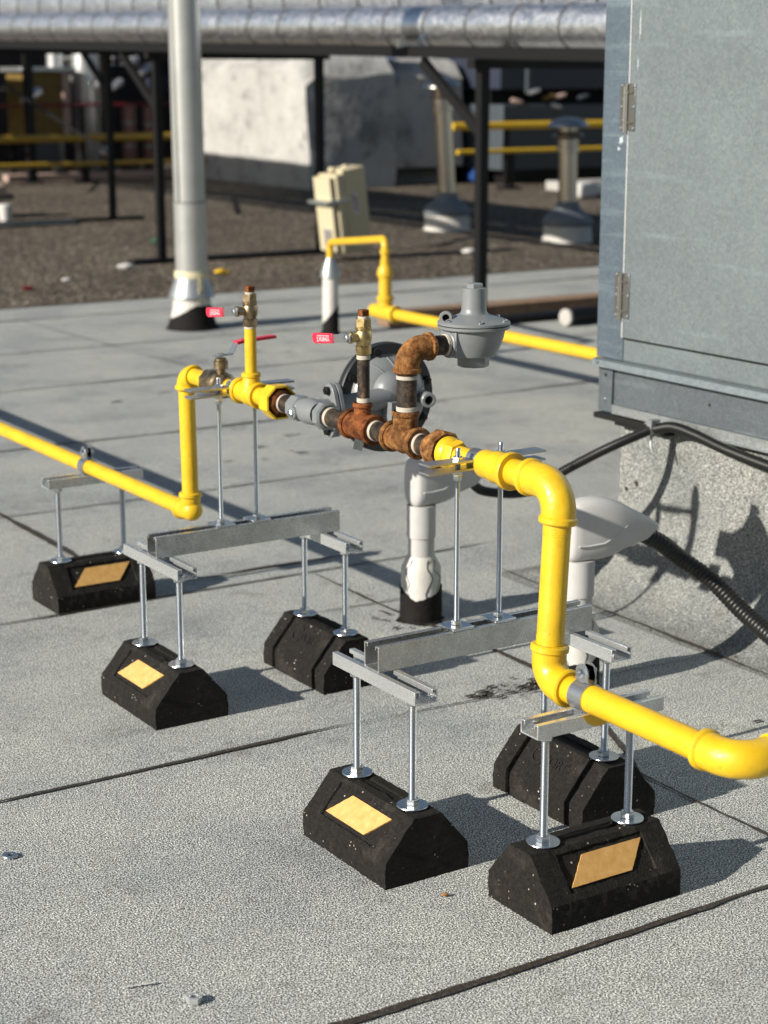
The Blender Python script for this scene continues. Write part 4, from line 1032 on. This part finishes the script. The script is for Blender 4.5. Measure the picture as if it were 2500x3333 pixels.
# ---------------------------------------------------------------- grey roof vents
def roof_vent(x, y, h, lean, label, cap):
    root = empty('roof_vent', (x, y, 0), label, 'roof vent', 'grey roof vents on the gravel')
    d = Vector((lean, -lean * .4, 1)).normalized()
    b = MB(); b.lathe([(.19, 0), (.18, .02), (.172, .14), (.16, .155)], (x, y, 0), (0, 0, 1), 32); b.build('white_base', 'white_paint', root)
    b = MB(); b.lathe([(.176, 0), (.186, .02), (.180, .05), (.15, .085), (.10, .115), (.078, .16), (.074, .175)], (x, y, .12), (0, 0, 1), 32); b.build('flashing_cone', 'vent_grey', root)
    b = MB(); b.cyl((x, y, .27), Vector((x, y, .27)) + d * (h - .40), .068, 28); ring(b, Vector((x, y, .27)) + d * (h - .43), d, .074, .03); b.build('stack', 'stainless', root)
    t = Vector((x, y, .27)) + d * (h - .41)
    b = MB(); b.lathe([(.072, -.05), (.085, -.045), (.085, -.02), (.070, -.015), (.070, .01), (.080, .015), (.080, .035), (.066, .04), (.070, .055), (.115, .062), (.118, .068), (.085, .085), (.066, .105), (.066, .125), (.135, .128), (.150, .136), (.146, .148), (.125, .168), (.085, .186), (.04, .197), (.001, .200)], t, d, 32, True); b.build('rain_cap', 'stainless' if cap else 'vent_grey', root)
roof_vent(8.33, 10.45, .83, -.02, 'shorter roof vent with shiny mushroom cap, right of the thick black post', True)
roof_vent(8.17, 11.75, 1.10, -.06, 'taller leaning roof vent left of the thick black post, its cap behind the brace', True)

# ---------------------------------------------------------------- cream outdoor box
def cream():
    x, y = 6.29, 10.2
    root = empty('control_box', (x, y, 0), 'cream coloured outdoor control box strapped to a leaning bracket, above the looped yellow pipe', 'control box')
    T = Matrix.Rotation(R(-7), 3, 'Y')
    def bx(c, s): 
        c = Vector(c); m_ = MB(); m_.obox(Vector((x, y, .05)) + T @ c, T @ Vector((s[0], 0, 0)), T @ Vector((0, s[1], 0)), T @ Vector((0, 0, s[2]))); return m_
    bx((-.115, 0, .27), (.018, .10, .24)).build('back_box', 'cream', root, bevel=.006)
    bx((-.06, 0, .27), (.028, .11, .255)).build('enclosure', 'cream', root, bevel=.01)
    bx((.06, -.01, .28), (.09, .085, .27)).build('cover', 'cream', root, bevel=.01)
    bx((-.09, 0, .355), (.085, .125, .011)).build('strap', 'galvanized', root)
    bx((-.135, -.03, .08), (.012, .04, .10)).build('foot', 'bg_silver', root)
    for dx in (-.04, .06):
        m_ = MB(); m_.sphere(Vector((x, y, .05)) + T @ Vector((dx, 0, .545)), .03, .7, 16); m_.build('conduit_hub', 'cream', root)
    m_ = MB(); c = Vector((x, y, .05)) + T @ Vector((.055, -.0965, .32)); pl = [(.032 * cos(2 * pi * k / 28), .075 * sin(2 * pi * k / 28)) for k in range(28)]
    m_.extrude(pl, c, T @ Vector((1, 0, 0)), T @ Vector((0, 0, 1)), (0, -1, 0), .002); lb = m_.build('oval_label', 'litter_white', root)
    m_ = MB()
    for k, (a, b_) in enumerate(((-.018, .045), (.002, .03), (-.014, .012), (.006, -.005), (-.016, -.022), (.0, -.04))):
        m_.extrude([(a - .006, b_ - .006), (a + .014, b_ - .006), (a + .014, b_ + .006), (a - .006, b_ + .006)], c + Vector((0, -.0021, 0)), T @ Vector((1, 0, 0)), T @ Vector((0, 0, 1)), (0, -1, 0), .0008)
    m_.build('label_mark', 'red_pipe', lb)
cream()

# ---------------------------------------------------------------- white masonry blocks
def rough_box(mb, a, b, seed, amp=.035, n=14, topround=0.):
    (x0, y0, z0), (x1, y1, z1) = a, b
    def grid(o, u, v):
        P = []; 
        for j in range(n + 1):
            for i in range(n + 1):
                q = Vector(o) + Vector(u) * i / n + Vector(v) * j / n
                d = noise.noise_vector(q * 1.6 + Vector((seed, 0, 0))) * amp + noise.noise_vector(q * 5 + Vector((0, seed, 0))) * amp * .3
                q = q + d
                if q.z > z1 - .5: q.z = min(q.z, z1 - .22 * max(0, 1 - (q.y - y0) / .30) ** 2 - .12 * max(0, 1 - (q.x - x0) / .2) ** 2)
                P.append(q)
        mb.add(P, [(j * (n + 1) + i, j * (n + 1) + i + 1, (j + 1) * (n + 1) + i + 1, (j + 1) * (n + 1) + i) for j in range(n) for i in range(n)])
    X, Y, Z = (x1 - x0, 0, 0), (0, y1 - y0, 0), (0, 0, z1 - z0)
    grid((x0, y0, z0), X, Z); grid((x0, y1, z0), X, Z); grid((x0, y0, z0), Y, Z); grid((x1, y0, z0), Y, Z); grid((x0, y0, z1), X, Y)
mb = MB(); rough_box(mb, (9.76, 16.6, -.02), (10.86, 19.1, 1.40), 2.); tag(mb.build('masonry_block', 'stucco', ang=60), 'white plastered masonry block with one brightly sunlit face', 'masonry block', 'white plastered blocks behind the rack')
mb = MB(); rough_box(mb, (10.87, 16.75, .20), (11.85, 18.9, 1.36), 9.); rough_box(mb, (10.95, 16.95, -.02), (11.8, 18.8, .21), 9.); tag(mb.build('masonry_block', 'stucco', ang=60), 'shaded white plastered block with a dark undercut base, left of the thick black post', 'masonry block', 'white plastered blocks behind the rack')
mb = MB(); mb.obox((10.98, 16.8, 1.40), (.10, 0, 0), (0, .12, 0), (.01, 0, .05)); tag(mb.build('tarp_bundle', 'blue_tarp', bevel=.03), 'small bright blue bundle on top of the shaded white block', 'tarp')
mb = MB(); mb.obox((10.72, 16.9, 1.41), (.16, 0, 0), (0, .12, 0), (0, 0, .03)); tag(mb.build('insulation_scrap', 'cream', bevel=.01), 'beige slab beside the blue bundle on the white block', 'board')
mb = MB(); mb.lathe([(.001, 0), (.12, .02), (.14, .07), (.09, .15), (.05, .19), (.02, .21)], (11.93, 16.6, .0), (.25, -.1, 1), 9); tag(mb.build('plastic_sack', 'blue_plastic'), 'dark blue plastic sack on the gravel against the white block', 'sack')

# ---------------------------------------------------------------- far plant, left
def tank(x, y, r, z0, z1, label, m='bg_silver'):
    root = empty('storage_tank', (x, y, 0), label, 'tank', 'upright metal cylinders in the background')
    b = MB(); b.lathe([(r * .9, 0), (r, .03), (r, z1 - z0 - .03), (r * .9, z1 - z0)], (x, y, z0), (0, 0, 1), 32); b.build('shell', m, root)
    b = MB(); ring(b, (x, y, z0 + (z1 - z0) * .33), (0, 0, 1), r * 1.03, .03); ring(b, (x, y, z0 + (z1 - z0) * .7), (0, 0, 1), r * 1.03, .03); b.build('hoop', 'galvanized', root)
    b = MB()
    for a in (0, 2.1, 4.2): b.box((x + r * .8 * cos(a) - .015, y + r * .8 * sin(a) - .015, 0), (x + r * .8 * cos(a) + .015, y + r * .8 * sin(a) + .015, z0 + .03))
    b.build('feet', 'black_paint', root)
tank(8.60, 20.4, .095, .08, 2.2, 'slim bright metal cylinder standing just left of the wide one')
tank(8.89, 20.2, .155, .08, 2.2, 'wide bright metal cylinder behind the rack at left')
tank(9.47, 20.3, .085, .10, .84, 'short copper coloured cylinder left of the flue pipe', 'copper')
tank(9.74, 20.3, .08, .10, .80, 'second short copper cylinder, half hidden by the flue pipe', 'copper')
tank(9.25, 20.6, .10, .10, .95, 'dark slate cylinder between the silver and the copper ones', 'slate')
for (x, y, w_, lb) in ((7.83, 19.35, .045, 'thick dark post near the left edge, in front of the ochre box'), (8.83, 19.6, .022, 'thin dark post in front of the bright metal cylinders')):
    q = MB(); q.box((x - w_, y - w_, .0), (x + w_, y + w_, 1.75)); q.box((x - w_ * 2.2, y - w_ * 2.2, .006), (x + w_ * 2.2, y + w_ * 2.2, .03)); tag(q.build('support_post', 'black_paint'), lb, 'post')
def crate():
    root = empty('equipment_box', (8.07, 20, .45), 'ochre insulated equipment box on a frame at far left', 'equipment box')
    b = MB(); b.box((8.06, 20, .50), (8.50, 20.6, 1.20)); b.build('box_body', 'ochre', root, bevel=.02)
    b = MB(); b.box((8.505, 19.98, .50), (8.60, 20.6, 1.20)); b.build('end_panel', 'wood_pale', root, bevel=.01)
    b = MB(); b.box((8.0, 19.95, 1.205), (8.66, 20.65, 1.26)); b.build('lid', 'galvanized', root, bevel=.01)
    for x in (8.08, 8.54): 
        for y in (20.03, 20.55): q = MB(); q.box((x, y, 0), (x + .04, y + .04, .495)); q.build('leg', 'black_paint', root)
crate()
def rail(y, x0, x1, z, r, m, label, name='gas_pipe', cat_='gas pipe', zs=0.):
    root = empty(name, (x0, y, z), label, cat_)
    b = MB(); b.cyl((x0, y, z), (x1, y, z + zs), r, 20); b.build('pipe', m, root)
    x = x0 + .7
    while x < x1:
        q = MB(); q.box((x - .02, y - .02, 0), (x + .02, y + .02, z - r)); q.box((x - .09, y - .05, 0), (x + .09, y + .05, .04)); q.build('support', 'black_paint', root); x += 2.4
rail(19.0, 5.2, 10.4, .497, .042, 'dull_yellow', 'upper yellow pipe crossing behind the rack at left')
rail(18.9, 5.2, 10.4, .220, .027, 'dull_yellow', 'lower thinner yellow pipe crossing behind the rack at left')
rail(19.9, 5.6, 10.4, .835, .016, 'red_pipe', 'thin dark red pipe high across the background at left', 'sprinkler_pipe', 'pipe')
rail(15.6, 10.9, 18, .660, .040, 'far_yellow', 'thick yellow pipe in front of the navy unit at right')
rail(15.5, 10.9, 18, .405, .024, 'far_yellow', 'thin yellow pipe below the thick one, in front of the navy unit')
b = MB(); b.box((3.0, 22.5, -.01), (11.2, 23.0, 3.6)); tag(b.build('plant_wall', 'dark_wall', smooth=False), 'dark wall closing off the background at left', 'wall')
b = MB(); b.box((11.0, 20.0, -.01), (24, 20.6, 3.6)); tag(b.build('plant_wall', 'dark_wall', smooth=False), 'dark wall behind the navy unit at right', 'wall')
def navy():
    root = empty('air_handler', (12.0, 16.2, .45), 'long dark navy air handling unit with a slate skirt at right', 'air handler')
    b = MB(); b.box((11.95, 16.2, 1.02), (19, 18.5, 2.9)); b.build('cabinet', 'navy', root, bevel=.01)
    b = MB(); b.box((12.0, 16.45, .865), (19, 18.4, 1.015)); b.build('undercarriage', 'hole', root)
    b = MB(); b.box((11.95, 16.15, .16), (19, 18.45, .86)); b.build('skirt', 'slate', root, bevel=.01)
    b = MB(); b.box((12.28, 16.15, .98), (12.34, 16.195, 1.38)); b.build('latch_bar', 'slate', root)
    for i, (x, z, m) in enumerate(((12.07, .93, 'wood_pale'), (12.5, .94, 'ochre'), (12.66, .95, 'wood_pale'), (12.60, .88, 'bg_silver'), (12.98, .94, 'slate'), (12.30, 1.0, 'bg_silver'), (12.30, 1.33, 'bg_silver'))):
        q = MB(); q.lathe([(.018, 0), (.026, .02), (.026, .10), (.018, .14)], (x, 16.16, z - .02), (1, -.2, .25 * (1 if z > .93 else -1)), 16); q.build('fitting', m, root)
    b = MB(); b.box((12.1, 16.3, 0), (19, 18.3, .159)); b.build('plinth', 'black_paint', root)
navy()
b = MB(); b.box((11.85, 15.0, .0), (19, 15.25, .10)); tag(b.build('low_kerb', 'concrete', bevel=.01), 'low grey concrete kerb running in front of the navy unit', 'kerb')
def tray():
    root = empty('cable_tray', (11.6, 13.9, 0), 'pale metal tray with a white end lying on the gravel at right', 'cable tray')
    b = MB(); b.box((11.42, 14.1, .03), (16, 14.35, .13)); b.build('tray', 'bg_silver', root, bevel=.01)
    b = MB(); b.obox((11.34, 14.05, .085), (.15, .05, 0), (-.03, .12, 0), (0, 0, .075)); b.build('end_cap', 'litter_white', root, bevel=.03)
tray()
def cart():
    x, y = 5.66, 14.9
    root = empty('hand_cart', (x, y, 0), 'small cart loaded with pinkish scraps on the gravel at far left', 'cart')
    b = MB(); b.box((x - .5, y - .2, .16), (x + .12, y + .2, .20)); b.build('deck', 'slate', root)
    b = MB(); b.obox((x - .2, y - .1, .25), (.26, .02, 0), (0, .14, .02), (0, 0, .045)); b.build('scrap_pile', 'wood_pale', root, bevel=.02)
    b = MB(); b.tube([(x - .15, y, .16), (x - .19, y, .45), (x - .21, y, .62)], .012, 8); b.build('handle', 'bg_silver', root)
    for dx in (-.4, 0): q = MB(); q.cyl((x + dx, y - .22, .07), (x + dx, y - .17, .07), .07, 20); q.build('wheel', 'black_paint', root)
cart()
b = MB(); b.lathe([(.045, 0), (.055, .10), (.058, .14), (.05, .15)], (5.52, 14.25, .006), (0, 0, 1), 20); tag(b.build('paint_bucket', 'litter_white'), 'white bucket on the gravel beside the cart', 'bucket')
b = MB(); b.box((5.0, 13.75, .012), (5.95, 13.9, .03)); tag(b.build('painted_board', 'slate'), 'thin bluish board lying on the gravel in front of the bucket', 'board')
b = MB(); b.box((7.6, 20.6 - 1.1, .006), (10.2, 19.65, .09)); tag(b.build('timber_sleeper', 'wood_pale', bevel=.01), 'pale timber beam on the gravel under the far yellow pipes', 'timber')
b = MB(); b.sphere((8.72, 19.3, .33), .075, .8); tag(b.build('valve_cover', 'litter_white'), 'round white cover between the two far yellow pipes at left', 'cover')
for i, (x, y, z, r) in enumerate(((9.03, 19.9, 1.13, .05), (9.21, 19.9, 1.10, .06), (9.40, 19.85, 1.36, .05), (9.62, 19.9, 1.28, .055), (8.15, 19.8, 1.0, .07))):
    b = MB(); b.lathe([(r * .7, 0), (r * .8, r * .4), (r * .8, r * 3.2), (r * .6, r * 3.7)], (x, y, z), (-1, -.2, -.5), 18); b.cyl((x, y, z), (x + .02, 22.5, z + .02), .02, 10)
    tag(b.build('pipe_elbow', 'bg_silver'), ['shiny pipe end just left of the slim black post', 'shiny pipe end just right of the slim black post', 'small shiny pipe end under the beam right of the brace', 'shiny pipe end by the second black post', 'shiny pipe end left of the ochre box'][i], 'pipe end')
for i, (x, y, z, s, m, lb) in enumerate(((7.62, 20.4, .95, (.13, .1, .14), 'slate', 'bluish panel box at the far left edge'), (8.33, 20.2, .32, (.16, .1, .14), 'slate', 'slate coloured box under the ochre one'), (9.95, 20.5, 1.05, (.10, .1, .09), 'navy', 'small navy box beside the flue pipe'), (9.3, 20.9, 1.30, (.2, .1, .15), 'vent_grey', 'grey housing under the beam left of the flue pipe'))):
    b = MB(); b.obox((x, y, z), (s[0], 0, 0), (0, s[1], 0), (0, 0, s[2])); b.box((x - .02, y - .02, 0), (x + .02, y + .02, z - s[2])); tag(b.build('junction_box', m, bevel=.01), lb, 'box')

# ---------------------------------------------------------------- pipe offcut and timber by the main post
b = MB(); b.cyl((5.50, 6.90, .045), (6.7, 7.05, .045), .04, 24); o = b.build('pipe_offcut', 'black_paint'); tag(o, 'black pipe offcut with a white open end lying by the cabinet', 'pipe')
b = MB(); b.lathe([(.030, 0), (.0405, .003), (.0405, .02)], (5.495, 6.899, .045), (1, .125, 0), 24); b.build('end_plug', 'concrete', o)
b = MB(); b.box((4.75, 7.28, .004), (6.9, 7.42, .075)); tag(b.build('timber_sleeper', 'timber', bevel=.005), 'brown timber lying on the membrane behind the thick black post', 'timber')

# ---------------------------------------------------------------- litter and loose hardware
def scrap(name, x, y, r, m, label, cat_, h=.4, z=.006):
    mb = MB(); P = []; n = 10
    for j in range(6):
        for k in range(n):
            a = 2 * pi * k / n; rr = r * sin(pi * (j + .5) / 6) * (1 + .6 * noise.noise(Vector((cos(a) * 2, sin(a) * 2, j + x * 7)))); P.append((x + rr * cos(a), y + rr * sin(a) * .6, z + r * h * (1 - cos(pi * (j + .5) / 6))))
    F = [(j * n + k, j * n + (k + 1) % n, (j + 1) * n + (k + 1) % n, (j + 1) * n + k) for j in range(5) for k in range(n)] + [tuple(range(n))[::-1], tuple(5 * n + k for k in range(n))]
    mb.add(P, F); return tag(mb.build(name, m), label, cat_)
scrap('paper_scrap', 4.79, 10.37, .055, 'litter_white', 'white scrap of paper on the gravel left of the flue pipe', 'litter')
scrap('paper_scrap', 4.22, 9.97, .03, 'litter_white', 'faint white scrap on the gravel near the roof edge', 'litter')
scrap('leaf', 5.17, 9.83, .045, 'far_yellow', 'orange yellow leaf on the gravel just right of the flue pipe', 'leaf')
scrap('leaf', 3.86, 9.68, .035, 'red_pipe', 'dark red scrap on the gravel at lower left', 'leaf')
scrap('leaf', 3.70, 9.85, .03, 'ochre', 'ochre leaf on the gravel at the left edge', 'leaf')
scrap('plastic_scrap', 5.75, 11.9, .05, 'green', 'green plastic scrap on the gravel beside the second black post', 'litter')
scrap('paper_scrap', 7.17, 10.05, .05, 'litter_white', 'pinkish white scrap on the gravel left of the thick black post', 'litter')
scrap('leaf', 1.435, 2.055, .006, 'leaf_tan', 'tiny tan leaf beside the near left rubber block', 'leaf', z=.002)
n_ = MB(); zz = .0012; n_.lathe([(.0068, .0), (.0100, .0), (.0110, .001), (.0110, .0085), (.0100, .0095), (.0068, .0095), (.0064, .0085), (.0064, .001), (.0068, .0)], (.974, 1.974, zz - .0005), (.06, .05, 1), 6, False)
tag(n_.build('hex_nut', 'strut_zinc'), 'loose steel hex nut lying on the roof at bottom left', 'nut')
n_ = MB(); n_.lathe([(.0055, 0), (.0125, 0), (.0130, .0008), (.0125, .0024), (.0055, .0024), (.0055, 0)], (.941, 2.543, .002), (.06, .02, 1), 30, False)
tag(n_.build('steel_washer', 'zinc'), 'loose steel washer lying on the roof at the left edge', 'washer')
n_ = MB(); P = []; n = 26
for i in range(n):
    t = i / (n - 1); x = .907 + .045 * t; y = 2.056 - .012 * t + .002 * noise.noise(Vector((t * 9, 1, 0))); P += [(x, y, .0042), (x + .001, y + .0045 + .004 * noise.noise(Vector((t * 12, 4, 0))), .0042)]
n_.add(P, [(2 * i, 2 * i + 2, 2 * i + 3, 2 * i + 1) for i in range(n - 1)]); tag(n_.build('paint_scrape', 'litter_white'), 'thin white scrape mark on the roof near the loose nut', 'scrape mark')
